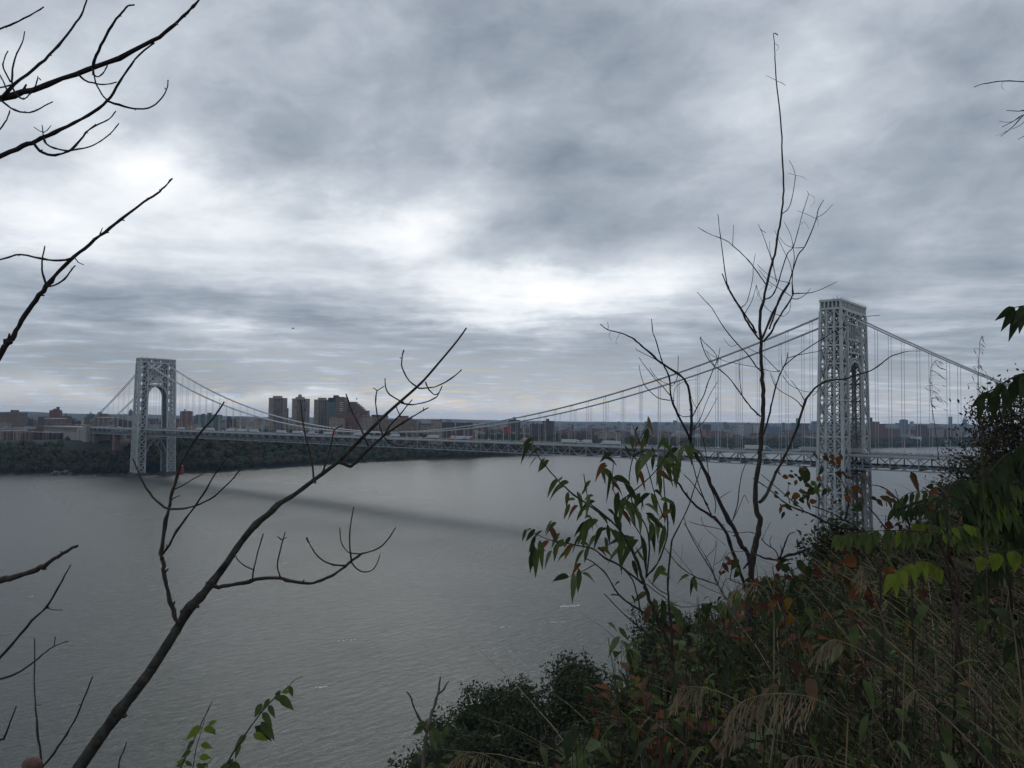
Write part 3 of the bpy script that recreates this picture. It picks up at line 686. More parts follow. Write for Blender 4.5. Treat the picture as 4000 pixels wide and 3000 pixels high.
simple('long tan brick hospital wing with many windows behind the cable low point', 1500, 1628, 1642, 1640, facade('brick_wing', (.25, .19, .15), pu=3.0), [(1545, 1606, 1633, None, .2, .8), (1556, 1590, 1624, red_w, .3, .7)])
simple('low tan block at the right foot of the hospital wing', 1642, 1696, 1660, 1750, tan_w, [(1646, 1690, 1657, roof_d, .1, .9)])
simple('tan apartment block with dark chimney tower', 1684, 1724, 1643, 1900, tan_w, [(1719, 1724, 1636, dkr_w, .3, .5), (1692, 1712, 1640)])
simple('plum brown block with tan cube on its roof', 1725, 1774, 1651, 2000, plum_w, [(1742, 1761, 1638, tan_w)])
simple('plum brown block with two pale roof boxes', 1781, 1846, 1653, 2000, plum_w, [(1800, 1822, 1646, pale_w), (1826, 1843, 1648, pale_w)])
simple('tan block behind the striped parking garage', 1803, 1850, 1664, 1960, tan_w)
b = Bld('parking_garage', 'open parking garage with pale horizontal bands', 1805, 1866, 1682, 1900, gry_w, 30, cat='parking garage'); n = 6
b.part('deck_slab', pale_w, [(-b.w/2, b.w*.3, 0, 30, k*b.H/n+b.H/n*.55, (k+1)*b.H/n) for k in range(n)]); b.part('core', dark_gl, [(-b.w/2+1, b.w*.3-1, 1.2, 29, 0, b.H-.5)])
for k, x in enumerate((.32, .42)): b.part('stair_tower', pale_w, [(b.w*x, b.w*(x+.07), -1, 8, 0, b.H+2)])
simple('dark brown tower block with square head behind the rising cables', 1985, 2033, 1641, 2600, dkr_w, [(2003, 2016, 1629)])
simple('long plum block left of its taller stepped neighbour', 2069, 2120, 1657, 2600, plum_w, [(2096, 2107, 1653)])
simple('dark stepped tower block between the groups of suspenders', 2120, 2167, 1646, 2580, dkr_w, [(2134, 2146, 1636), (2122, 2160, 1644)])
simple('low building with a bright red front below the dark tower block', 1966, 2000, 1669, 2450, facade('red_paint_wall', (.36, .06, .05)), roofm=redroof)
simple('red brick apartment tower above the white trucks', 2362, 2379, 1670, 2600, red_w)
simple('wide brown apartment block above the right hand white truck', 2342, 2426, 1690, 2520, tan_w, [(2372, 2392, 1687)])
simple('plum brown apartment row above the long white truck', 2269, 2322, 1685, 2520, plum_w)
simple('blue grey tower, left of a far pair standing together', 2521, 2541, 1647, 4500, blu_w, deep=30); simple('pale blue grey tower, right of a far pair standing together', 2552, 2574, 1651, 4500, blu_w, [(2556, 2570, 1648)], deep=30)
simple('pale low building left of the far pair of towers', 2470, 2515, 1663, 4000, pale_w)
for (u0, u1, v, m, lab) in ((2680, 2692, 1659, plum_w, 'small dark block left of the tall bare tree stems'), (2704, 2720, 1660, plum_w, 'small plum block between the bare stems'), (2750, 2780, 1659, dkr_w, 'dark grey flat topped block left of the pale faced one'), (2800, 2821, 1661, gry_w, 'grey block with peaked top right of the dark flat one')):
    simple(lab, u0, u1, v, 4200, m, [(u0+4, u1-4, v-2)], rot=.2)
simple('pink orange block low in the city under the dark flat topped one', 2742, 2762, 1678, 3500, facade('brick_orange', (.36, .19, .13)), rot=.3)
b = simple('grey slab with one whitish end wall left of the tall bare trunk', 2888, 2939, 1658, 4200, gry_w, [(2890, 2925, 1655)], deep=30); b.part('end_wall', pale_w, [(-b.w/2, -b.w*.16, -.6, 0, 0, b.H)])
simple('pale block half behind the tall bare trunk', 2942, 2966, 1659, 4200, pale_w)
simple('long blue grey building right of the tall bare trunk', 3004, 3052, 1668, 4000, blu_w, [(3003, 3009, 1659)]); simple('narrow blue tower right of the long blue grey building', 3057, 3066, 1658, 5200, blu_w, deep=25)
for (u0, u1, v, m, lab) in ((3094, 3109, 1653, blu_w, 'dark blue block left of the slim tower behind the near bridge tower'), (3115, 3123, 1635, blu_w, 'slim far tower standing above its neighbours left of the near bridge tower'), (3127, 3158, 1657, plum_w, 'broad dusky block left of the near bridge tower'), (3175, 3200, 1647, blu_w, 'bluish block touching the left side of the near bridge tower')):
    simple(lab, u0, u1, v, 5000, m, [(u0+2, u1-2, v-1.5)], deep=30)
simple('large dark red brick block with tall chimney right of the near bridge tower', 3396, 3457, 1656, 3600, red_w, [(3404, 3413, 1631, dkr_w, .3, .5), (3400, 3440, 1647)], deep=40)
simple('dark red brick row continuing right from the chimney block', 3457, 3515, 1676, 3620, red_w, [(3470, 3490, 1673)])
simple('dark blue grey block standing above the skyline right of the near bridge tower', 3525, 3547, 1641, 5000, blu_w, [(3529, 3543, 1638)], deep=40)
simple('slender far tower near the grass seed heads', 3711, 3720, 1628, 6200, blu_w, deep=25); simple('slender stepped far tower next to the dark leaves', 3766, 3777, 1640, 6200, blu_w, [(3768, 3775, 1634)], deep=25)
for (u0, u1, v, m, lab) in ((3555, 3600, 1679, red_w, 'red brown row house block under the white spire'), (3600, 3628, 1674, dkr_w, 'dark block right of the row house block'), (3590, 3622, 1661, plum_w, 'plum block behind the row house block'), (3640, 3688, 1676, tan_w, 'tan apartment slab behind the grass stalk'), (3697, 3722, 1676, brn_w, 'brown slab right of the grass stalk'), (3724, 3756, 1674, tan_w, 'tan brick slab beside the dried flower heads')):
    simple(lab, u0, u1, v, 3650, m, [(u0+6, u0+16, v-3)])
simple('pale blue white tank building on the far bank right of the near tower', 3567, 3601, 1706, 3450, facade('metal_pale', (.48, .53, .57), pu=90), roof=False); simple('white box building near the far shore', 3681, 3707, 1724, 3420, facade('white_paint_wall', (.68, .69, .70), pu=90))
b = simple('white church spire among red brown houses', 3551, 3556, 1690, 3640, pale_w, roof=False, deep=6, cat='church', name='church'); mb = MB(); mb.tube([Vector((0, 3, b.H)), Vector((0, 3, b.Z(1672)))], [3, .2], 6); q = mb.build('spire', pale_w); q.parent = b.o
simple('grey teal hipped hall below the white spire', 3536, 3572, 1698, 3500, gry_w, roofm=teal)
simple('tan riverside shed with a row of dark openings', 3499, 3588, 1742, 3400, facade('shed_tan', (.30, .26, .21), pu=9, pz=9, ww=.5, wh=.5)); simple('flat pale riverside building just right of the near tower', 3400, 3437, 1731, 3420, pale_w, roofm=roof_w)
# -- ordinary blocks filling the city
kinds = [brn_w, tan_w, red_w, gry_w, dkr_w, plum_w, brn_w, tan_w, red_w, pale_w]
REG = [(-400, 520, 'left of the far bridge tower'), (520, 1050, 'left of the tall apartment towers'), (1050, 1700, 'around the tall apartment towers'), (1700, 2300, 'behind the middle of the bridge'), (2300, 3200, 'left of the near bridge tower'), (3200, 4300, 'right of the near bridge tower')]
NB = 0
occupied = []
def generic(u, d, wd, hh, m, rot):
    global NB
    reg = next((r[2] for r in REG if r[0] <= u < r[1]), REG[-1][2]); z = far_z(d, u); q = G(d, d*(u-2000)/FPX, z-2)
    h_ = 'low' if hh < 16 else 'mid height' if hh < 26 else 'tall'
    lab = f'{h_} {COLN[m.name]} block in the city {reg}'
    mb = MB(); dp = wd*R.uniform(.6, 1.1); mb.box(-wd/2, wd/2, 0, dp, 0, hh)
    if R.random() < .6: x = R.uniform(-.3, .2)*wd; mb.box(x, x+wd*.2, dp*.3, dp*.6, hh, hh+R.uniform(2, 4.5))
    mb.box(-wd/2, wd/2, 0, .5, hh, hh+.9); mb.box(-wd/2, wd/2, dp-.5, dp, hh, hh+.9)
    mb.box(-wd/2+.6, wd/2-.6, .6, dp-.6, hh+.05, hh+.25, 1)
    o = mb.build('city_block', [m, R.choice((roof_d, roof_d, roof_w, gry_w, roof_d))]); o.location = q; o.rotation_euler.z = -YAW+math.pi/2+math.pi+rot
    tag(o, lab, 'building', 'ordinary city blocks '+reg); NB += 1
for row, (s0, s1, n, hlo, hhi) in enumerate(((150, 330, 52, 12, 22), (330, 700, 80, 13, 24), (700, 1300, 80, 14, 30), (1300, 2200, 74, 14, 34))):
    for k in range(n):
        u = -150+(4150)*(k+R.random())/n; s = R.uniform(s0, s1); d = shore(u)+s
        if u > 2150 and row == 0: s += 250; d += 250
        if (abs(u-300) < 130 and d < 1640) or (u < 250 and d < 1600): continue
        generic(u, d, R.uniform(18, 42)*(1+row*.15), R.uniform(hlo, hhi), R.choice(kinds), R.choice((0, .25, -.3, .1)))
mb = MB()
for k in range(1500):                              # the hazy city beyond, too far to tell apart
    u = R.uniform(-300, 4400); s = 2200+4300*R.random()**1.3; d = shore(u)+s; z = far_z(d, u); q = G(d, d*(u-2000)/FPX, z-2)
    wd = R.uniform(12, 45); hh = R.uniform(8, 22) if R.random() < .93 else R.uniform(25, 50); a = R.uniform(-.4, .4)-YAW+math.pi/2
    ex = Vector((math.cos(a), math.sin(a), 0))*wd/2; ey = Vector((-math.sin(a), math.cos(a), 0))*wd*.4; up = Vector((0, 0, hh)); mi = R.randrange(5)
    c = [q-ex-ey, q+ex-ey, q+ex+ey, q-ex+ey]
    for i in range(4): mb.face([c[i], c[(i+1) % 4], c[(i+1) % 4]+up, c[i]+up], mi)
    mb.face([p+up for p in c], 5)
tag(mb.build('distant_city', [brn_w, tan_w, gry_w, dkr_w, plum_w, roof_d]), 'hazy low city stretching away below the hills', 'city', kind='stuff')
# ------------------------------------------------------------------ far woods
leafA = mat('far_leaves', (.052, .066, .032), .95, scale=.35, color2=(.024, .034, .018), obj=False); leafC = mat('far_leaves_rust', (.085, .055, .026), .95, scale=.35, color2=(.045, .032, .018), obj=False); leafB = mat('far_leaves_olive', (.060, .060, .026), .95, scale=.35, color2=(.032, .035, .017), obj=False)
bark = mat('bark', (.055, .045, .038), .95, .3, 6, color2=(.022, .018, .016), bump=.6)
def crown_pts(mb, c, rx, rz, rnd, n, size, m=0, cut=-.4):
    """leaf clumps spread over a few overlapping lobes"""
    lobes = [(Vector((0, 0, 0)), 1.)]+[(Vector((rnd.uniform(-.6, .6), rnd.uniform(-.6, .6), rnd.uniform(-.35, .6))), rnd.uniform(.35, .62)) for _ in range(7)]
    for _ in range(n):
        lc, lr = rnd.choice(lobes); d = Vector((rnd.gauss(0, 1), rnd.gauss(0, 1), rnd.gauss(0, 1))).normalized()
        if d.z < cut: d.z = -d.z
        p = lc*.75+d*lr*rnd.uniform(.72, 1.0)*.75
        q = c+Vector((p.x*rx, p.y*rx, p.z*rz)); s = size*rnd.uniform(.6, 1.3)
        nrm = (d+Vector((rnd.uniform(-.6, .6), rnd.uniform(-.6, .6), rnd.uniform(-.3, .8)))).normalized()
        a = nrm.orthogonal().normalized(); a.rotate(Matrix.Rotation(rnd.random()*6.28, 3, nrm)); b = nrm.cross(a)
        mb.face([q-a*s-b*s*.3, q+b*s*-.6, q+a*s-b*s*.1, q+a*s*.5+b*s*.7, q-a*s*.6+b*s*.6], m)
def lump(mb, c, rx, rz, rnd, m=0):               # closed inner mass of a crown so it is not see-through
    n1, n2 = 5, 8; i0 = len(mb.v); ph = rnd.random()*9
    for i in range(n1+1):
        th = math.pi*i/n1
        for j in range(n2):
            a = 2*math.pi*j/n2; k = .62*(1+.22*math.sin(3*a+ph+i)+.15*math.sin(5*a-ph))
            mb.v.append(c+Vector((rx*k*math.sin(th)*math.cos(a), rx*k*math.sin(th)*math.sin(a), rz*k*math.cos(th))))
    for i in range(n1):
        for j in range(n2):
            a = i0+i*n2+j; b = i0+i*n2+(j+1) % n2; mb.f.append((a, a+n2, b+n2, b)); mb.m.append(m)
protos = []
for k in range(5):
    rnd = random.Random(40+k); mb = MB(); mb.tube([Vector((0, 0, -2)), Vector((0, 0, 5)), Vector((.4, 0, 9))], [.45, .35, .2], 5, 1)
    for q in range(3):
        c = Vector((rnd.uniform(-2.2, 2.2), rnd.uniform(-2.2, 2.2), 7.5+rnd.uniform(-1.5, 2.5))); r = rnd.uniform(3.2, 4.6); lump(mb, c, r*1.2, r*1.2, rnd); crown_pts(mb, c, r*1.35, r*1.3, rnd, 75, .95, 0)
    protos.append(mb)
tmesh = []
for k, mb in enumerate(protos):
    for lm in ((leafA, bark), (leafB, bark), (leafC, bark)):
        o = mb.build('bank_tree', list(lm)); tmesh.append(o.data); bpy.data.objects.remove(o)
spots = []
for k in range(9000):
    u = R.uniform(-350, 3900); dep = interp(u, [-400, 300, 900, 1500, 2100, 3000, 4000], [150, 150, 155, 200, 250, 330, 380]); s = 5+dep*R.random()
    d = shore(u)+s; spots.append((s, u, d))
def blocked(q):
    x, y = q.x, q.y
    if L-16 < x < L+16 and abs(y) < 38: return True
    if XE-6 < x < XE+200 and abs(y) < 26: return True
    if L+40 < x < XE and abs(y) < 20: return False
    return False
def too_high(u, d, q, top):
    if u > 690 or d > 1600: return False
    z = (q+Vector((0, 0, top))-CAM); v = 1500-FPX*z.dot(UP)/z.dot(FW); uu = 2000+FPX*z.dot(RT)/z.dot(FW)
    return v < interp(uu, [240, 250, 375, 380, 478, 482, 560, 690], [1722, 1743, 1743, 1754, 1758, 1730, 1714, 1704])
spots.sort(); kept = []; grid = {}
for s, u, d in spots:
    q = G(d, d*(u-2000)/FPX); ky = (int(q.x//8.5), int(q.y//8.5))
    if ky in grid or blocked(q): continue
    q.z = far_z(d, u)-.8
    if too_high(u, d, q, 11.5): continue
    grid[ky] = 1; kept.append((s, u, d, q))
front = sorted(kept, key=lambda t: t[2]+t[0]*1.5)[:290]; fset = set(id(t) for t in front)
big = MB()
for t in kept:
    s, u, d, q = t; sc = R.choice((.75, .95, 1.1, 1.3, 1.6)) if d > 1420 or u > 500 else R.choice((.75, .9, 1.05, 1.25)); k = R.randrange(5); ol = R.choices((0, 1, 2), (60, 28, 12))[0]
    if id(t) in fset:
        o = bpy.data.objects.new('bank_tree', tmesh[k*3+ol]); scene.collection.objects.link(o); o.location = q; o.rotation_euler.z = R.random()*6.3; o.scale = (sc, sc, sc*R.uniform(.85, 1.1))
        tag(o, ('dark green', 'olive tinged', 'rust tinged')[ol]+' leafy tree on the wooded far bank near the shore', 'tree', 'trees on the far bank')
    else:
        rnd = random.Random(int(d*7+u)); c = q+Vector((0, 0, 8.0*sc)); r = 4.6*sc*R.uniform(.8, 1.25); mi = ol
        lump(big, c, r*1.35, r*1.3, rnd, mi); crown_pts(big, c, r*1.4, r*1.3, rnd, 26, 1.15, mi)
for k in range(900):                               # tree lines and street trees in the city
    u = R.uniform(-200, 4200); s = R.uniform(200, 2600); d = shore(u)+s
    if k < 330: u = R.uniform(1850, 3300); d = shore(u)+R.uniform(300, 620)
    q = G(d, d*(u-2000)/FPX); 
    if blocked(q): continue
    q.z = far_z(d, u)
    if too_high(u, d, q, 12): continue
    rnd = random.Random(k); r = R.uniform(4, 7.5); lump(big, q+Vector((0, 0, 6)), r*1.5, r, rnd, int(k % 7 == 0)); crown_pts(big, q+Vector((0, 0, 6)), r*1.6, r*1.1, rnd, 16, 1.6, 0)
tag(big.build('far_woods', [leafA, leafB, leafC]), 'dense dark green woods covering the far bank', 'woods', kind='stuff')
# shore rocks, rock face and the little red lighthouse
rockm = mat('shore_rock', (.17, .145, .13), .95, .3, .2, color2=(.06, .052, .05), obj=False)
def rock(mb, c, r, rnd):
    n1, n2 = 4, 7; i0 = len(mb.v)
    for i in range(n1+1):
        th = math.pi*i/n1
        for j in range(n2):
            a = 6.2832*j/n2; k = r*rnd.uniform(.7, 1.15); mb.v.append(c+Vector((k*math.sin(th)*math.cos(a)*1.4, k*math.sin(th)*math.sin(a)*1.2, k*math.cos(th)*.7)))
    for i in range(n1):
        for j in range(n2): a = i0+i*n2+j; b = i0+i*n2+(j+1) % n2; mb.f.append((a, a+n2, b+n2, b)); mb.m.append(0)
mb = MB()
for k in range(700):
    u = R.uniform(-300, 2300); d = shore(u)+R.uniform(-2, 3); rock(mb, G(d, d*(u-2000)/FPX, .2), R.uniform(.5, 1.7), R)
tag(mb.build('shore_rocks', rockm), 'loose grey brown boulders lining the far waterline', 'rocks', kind='stuff')
mb = MB()
for k in range(26):
    u = R.uniform(212, 288); d = shore(u)+2+R.uniform(0, 10); t = 1-abs(u-250)/40; rock(mb, G(d, d*(u-2000)/FPX, R.uniform(0, 9*max(.1, t))), R.uniform(2.5, 5), R)
tag(mb.build('rock_outcrop', rockm), 'bare brownish rock outcrop on the shore left of the far bridge tower', 'rock')
q = on_water(709, 1846, 2.0); LH = thing('lighthouse', 'little red lighthouse at the foot of the far bridge tower', 'lighthouse', q)
redp = mat('lighthouse_red', (.24, .032, .022), .7, .15, .5)
mb = MB(); mb.tube([q+Vector((0, 0, -1)), q+Vector((0, 0, .2)), q+Vector((0, 0, 4)), q+Vector((0, 0, 10))], [4.6, 4.4, 3.6, 2.7], 14); mb.build('tower', redp, LH)
mb = MB(); mb.tube([q+Vector((0, 0, 10)), q+Vector((0, 0, 10.5))], [3.3, 3.3], 14); mb.build('balcony', redp, LH)
mb = MB(); mb.tube([q+Vector((0, 0, 10.5)), q+Vector((0, 0, 12.3))], [1.5, 1.5], 10); mb.build('lantern', roof_w, LH); mb = MB(); mb.tube([q+Vector((0, 0, 12.3)), q+Vector((0, 0, 13.6))], [1.8, .1], 10); mb.build('roof', redp, LH)
# white caps on the river
foam = mat('foam', (.72, .74, .75), .8, .1, 2.)
mb = MB()
for (u, v, n, sp) in ((2225, 2368, 40, 5.5), (2180, 2430, 9, 5), (595, 2288, 4, 2), (1370, 2500, 7, 4), (1260, 2684, 6, 2.5), (350, 1858, 24, 12), (250, 1856, 10, 8), (1120, 2200, 3, 2), (1960, 2450, 5, 4), (120, 2330, 3, 2)):
    c = on_water(u, v)
    for k in range(n):
        t = R.gauss(0, 1); o = c+RH*t*sp*.55+FH*(t*sp*.18+R.gauss(0, sp*.14)); a = R.uniform(.12, .5); l = R.uniform(.4, 1.5)*sp*.12+.2
        pts = [o+(RH*math.cos(x)*l+FH*math.sin(x)*a)*R.uniform(.6, 1.1)+Vector((0, 0, .05+.06*R.random())) for x in (0, 1, 2, 3.1, 4.2, 5.3)]; mb.face(pts)
tag(mb.build('whitecap_foam', foam), 'small white foam crests on the river', kind='stuff')
BD = thing('bird', 'small dark bird gliding below the clouds', 'bird', P(1145, 1283, 160))
mb = MB(); c = Vector(BD.location)
mb.tube([c-RH*.3, c-RH*.12, c+RH*.1, c+RH*.3], [.02, .07, .07, .02], 6); mb.build('body', bark, BD)
for s in (-1, 1):
    mb = MB(); a = FH*s; mb.face([c+RH*.1, c+RH*.05+a*.3+Vector((0, 0, .14)), c-RH*.12+a*.75+Vector((0, 0, .08)), c-RH*.1+a*.3+Vector((0, 0, .12)), c-RH*.08]); mb.build('wing', bark, BD)
# ------------------------------------------------------------------ the near cliff top
def near_gh(q):
    d = q-CAM; return d.dot(FH), d.dot(RH)
def edge_t(g, h): return (g-5)*.6-(h+.6)*.8
def near_z(g, h):
    t = edge_t(g, h)
    if t <= 0: z = 93.35+(-t)*.17-.75*sstep((t+2.2)/2.2)*(1-sstep((g-9)/6))
    elif t < 40: z = 93.35-.75*(1-sstep((g-9)/6))-(92.6-48)*(1-(1-t/40)**1.5)
    else: z = 48-52*sstep((t-40)/118)
    return z+mnoise.noise(Vector((g*.3, h*.3, 1)))*(.12 if t < 2 else 1.0)
soil = mat('soil', (.030, .024, .015), 1., .3, 1.2, color2=(.010, .009, .007), obj=False)
mb = MB(); gs = [-14+k*1.0 for k in range(40)]+[27+k*6 for k in range(40)]+[280+k*30 for k in range(20)]; hs = [-260+k*20 for k in range(12)]+[-20+k*1.0 for k in range(50)]+[31+k*10 for k in range(62)]
for g in gs:
    for h in hs: mb.v.append(G(g, h, near_z(g, h)))
n = len(hs)
for a in range(len(gs)-1):
    for b in range(n-1): mb.f.append((a*n+b, a*n+b+1, (a+1)*n+b+1, (a+1)*n+b)); mb.m.append(0)
tag(mb.build('cliff_ground', soil, smooth=True), 'dark cliff top ground falling away to the river', kind='structure')
# ---- leaf materials
def lm(name, c, c2=None, tr=.3): return mat(name, c, .75, .25, 22., .10, color2=c2, transl=tr)
lg = lm('leaf_green', (.092, .115, .040), (.044, .066, .024)); lgd = lm('leaf_dark_green', (.042, .058, .024), (.018, .028, .012)); lgy = lm('leaf_yellow_green', (.17, .21, .030), (.10, .14, .022), .4)
ly = lm('leaf_yellow', (.21, .145, .035), (.13, .08, .02), .3); lo = lm('leaf_orange', (.19, .070, .028), (.095, .040, .020), .25); lr = lm('leaf_red', (.105, .034, .026), (.055, .022, .017), .25); lbr = lm('leaf_brown', (.13, .075, .04), (.06, .036, .02), .2); lpale = lm('leaf_pale_underside', (.13, .16, .075), (.08, .11, .05), .35)
LEAF = [lg, lgd, lgy, ly, lo, lr, lbr, lpale]; iG, iD, iY, iYe, iO, iR, iB, iP = range(8)
drygrass = mat('dry_grass', (.30, .245, .145), .8, .25, 4, color2=(.14, .11, .062), transl=.2); grassg = mat('grass_green', (.055, .075, .022), .7, .25, 4, color2=(.026, .036, .012), transl=.25)
twigm = mat('twig_bark', (.060, .048, .042), .9, .3, 14, color2=(.024, .019, .017), bump=.5); twigp = mat('twig_pale', (.15, .125, .105), .9, .3, 14, color2=(.07, .058, .05), bump=.4); redstem = mat('red_stem', (.040, .020, .016), .7, .2, 10); twigpu = mat('twig_purple', (.035, .028, .032), .9, .25, 14, color2=(.015, .012, .014), bump=.5)
def leaf(mb, p, d, up, ln, wd, m, droop=.35, fold=.25, rows=4, rnd=R, pw=.85):
    d = d.normalized(); sd = d.cross(up)
    sd = sd.normalized() if sd.length > 1e-4 else d.orthogonal().normalized(); nn = sd.cross(d).normalized()
    i = len(mb.v); tw_ = rnd.uniform(-.3, .3)
    for k in range(rows+1):
        t = k/rows; c = p+d*ln*t*(1-.2*droop*t)+Vector((0, 0, -1))*(ln*droop*t*t)
        w_ = wd*.5*max(.02, math.sin(math.pi*t**pw)); s2 = (sd*math.cos(tw_*t)+nn*math.sin(tw_*t))
        mb.v += [c-s2*w_+nn*w_*fold, c, c+s2*w_+nn*w_*fold]
    for k in range(rows):
        a = i+k*3
        mb.f += [(a, a+1, a+4, a+3), (a+1, a+2, a+5, a+4)]; mb.m += [m, m]
def smooth(pts, sub=3):
    out = []
    for i in range(len(pts)-1):
        p0 = pts[max(0, i-1)]; p1 = pts[i]; p2 = pts[i+1]; p3 = pts[min(len(pts)-1, i+2)]
        for k in range(sub):
            t = k/sub; out.append(.5*((2*p1)+(p2-p0)*t+(2*p0-5*p1+4*p2-p3)*t*t+(3*p1-p0-3*p2+p3)*t**3))
    out.append(pts[-1]); return out
def branch(mb, px, d0, d1, r0, r1, m=0, knots=.24, sub=3, sides=6, org=(0, 0), k=1.):
    """px: picture positions; r0, r1: thickness there; d0, d1: distance at the two ends"""
    px = [(org[0]+u*k, org[1]+v*k) for u, v in px]; n = len(px)
    L_ = [0]
    for a, b in zip(px, px[1:]): L_.append(L_[-1]+math.hypot(b[0]-a[0], b[1]-a[1]))
    pts = [P(u, v, lerp(d0, d1, l/L_[-1])) for (u, v), l in zip(px, L_)]
    pts = smooth(pts, sub); N = len(pts); rad = []
    for i, q in enumerate(pts):
        t = i/(N-1); d = lerp(d0, d1, t); r = lerp(r0, r1, t)*d/FPX
        r *= 1+knots*R.choice((-1, 0, 0, .6, 1.5))*R.random(); rad.append(r)
        if 0 < i < N-1: pts[i] = q+Vector((R.uniform(-1, 1), R.uniform(-1, 1), R.uniform(-1, 1)))*r*.35
    mb.tube(pts, rad, sides, m)
    if knots > .2:
        for i in range(1, N-1):                    # buds and broken spurs
            if R.random() < .11:
                a = (pts[i+1]-pts[i]).normalized(); o = a.orthogonal(); o.rotate(Matrix.Rotation(R.random()*6.28, 3, a)); e = pts[i]+(o.normalized()+a*.7)*rad[i]*R.uniform(1.5, 2.4)
                mb.tube([pts[i], e], [rad[i]*.6, rad[i]*.3], 4, m)
    return pts
def rooted(mb, px, d, r, m=0, org=(0, 0), k=1., ext=None):
    """carry a stem on down to the ground below its lowest drawn point"""
    q = P(org[0]+px[0]*k, org[1]+px[1]*k, d); g, h = near_gh(q); z = near_z(g, h)-.1
    if z < q.z-.02: e = Vector(((q.x)+R.uniform(-.1, .1), q.y+R.uniform(-.1, .1), z)); mb.tube(smooth([e, lerp(e, q, .5)+Vector((R.uniform(-.05, .05), 0, 0)), q], 3), [r*d/FPX*1.3]*4+[r*d/FPX]*3, 6, m)
    return Vector((q.x, q.y, z))
def plantbase(u, v, d):
    g, h = near_gh(P(u, v, d)); return G(g, h, near_z(g, h))
# ---- main bare tree, leaning up to the right across the picture
O3 = (0, 2000); K3 = .6027; O2 = (200, 1250); K2 = .7685
tr = [(250, 3100), (301, 3012), (337, 2958), (386, 2886), (422, 2838), (476, 2765), (524, 2705), (579, 2633), (627, 2560), (669, 2494), (705, 2434), (741, 2374), (784, 2331), (832, 2271), (886, 2199), (940, 2120), (1000, 2048), (1053, 2005), (1085, 1972), (1120, 1950), (1153, 1930), (1230, 1872), (1322, 1803), (1399, 1726), (1499, 1627), (1568, 1565), (1645, 1496), (1706, 1427), (1783, 1335), (1822, 1281)]
T = thing('bare_tree', 'leafless grey barked tree leaning to the right across the river view', 'tree', plantbase(250, 3100, 2.9))
mb = MB(); n = len(tr)
pts = smooth([P(u, v, lerp(2.9, 3.5, i/(n-1))) for i, (u, v) in enumerate(tr)], 4); N = len(pts); rs = []
for i in range(N):
    t = i/(N-1); r = interp(t, [0, .12, .33, .45, .55, .72, .85, 1.], [24.5, 22.5, 18, 14, 11.8, 8.2, 5.6, 3.0])
    for kt in (.165, .37, .385, .41, .445, .55, .60, .62): r *= 1+.28*math.exp(-((t-kt)/.008)**2)
    rs.append(r*lerp(2.9, 3.5, t)/FPX*R.uniform(.95, 1.06))
rooted(mb, tr[0], 2.9, 25); mb.tube(pts, rs, 9)
for t in (.166, .372, .39, .412, .447, .60):    # bark knots
    i = int(t*(N-1)); a = R.random()*6.28; rock(mb, pts[i]+RT*rs[i]*.8*math.cos(a)+UP*rs[i]*.8*math.sin(a), rs[i]*.55, R)
barkm = mat('tree_bark', (.095, .088, .076), .95, .4, 26, color2=(.020, .017, .015), bump=1.)
mb.build('trunk', barkm, T, smooth=True)
def twigs(parent, name, lists, org, k, d, mt=twigm, dj=.25, sides=5):
    """first polyline of lists is the limb, the rest are its twigs: (points, r0, r1)"""
    mb = MB()
    for i, (px, r0, r1) in enumerate(lists):
        da = d+R.uniform(-.01, .01); branch(mb, px, da, da+(R.uniform(-dj, dj) if i else dj*.3), r0, r1, org=org, k=k, sides=sides)
        u, v = px[-1]; tip = P(org[0]+u*k, org[1]+v*k, da)
    return mb.build(name, mt, parent, smooth=True)
twigs(T, 'branch', [([(920, 1560), (890, 1520), (845, 1440), (828, 1380), (820, 1270), (800, 1160), (770, 1080)], 11, 11)] if 0 else
      [([(650, 1545), (628, 1500), (605, 1430), (585, 1350), (575, 1290), (568, 1230), (560, 1195), (575, 1080), (590, 990), (605, 930), (625, 840), (650, 760), (680, 690), (730, 610), (780, 550), (830, 490), (880, 415)], 10, 3),
       ([(600, 962), (560, 940), (500, 880), (455, 800), (430, 740), (415, 705)], 5, 2.2), ([(600, 962), (680, 958), (760, 935), (830, 895), (880, 850), (930, 800), (970, 745)], 4.5, 2.2), ([(625, 862), (660, 845), (720, 810), (785, 775)], 3.2, 1.8),
       ([(568, 1190), (600, 1140), (660, 1040), (720, 960), (770, 890), (830, 790), (900, 690)], 5.5, 2.2), ([(608, 945), (615, 910), (655, 893)], 3, 1.8), ([(560, 1210), (548, 1180), (560, 1150)], 5, 3)], O2, K2, 3.02)
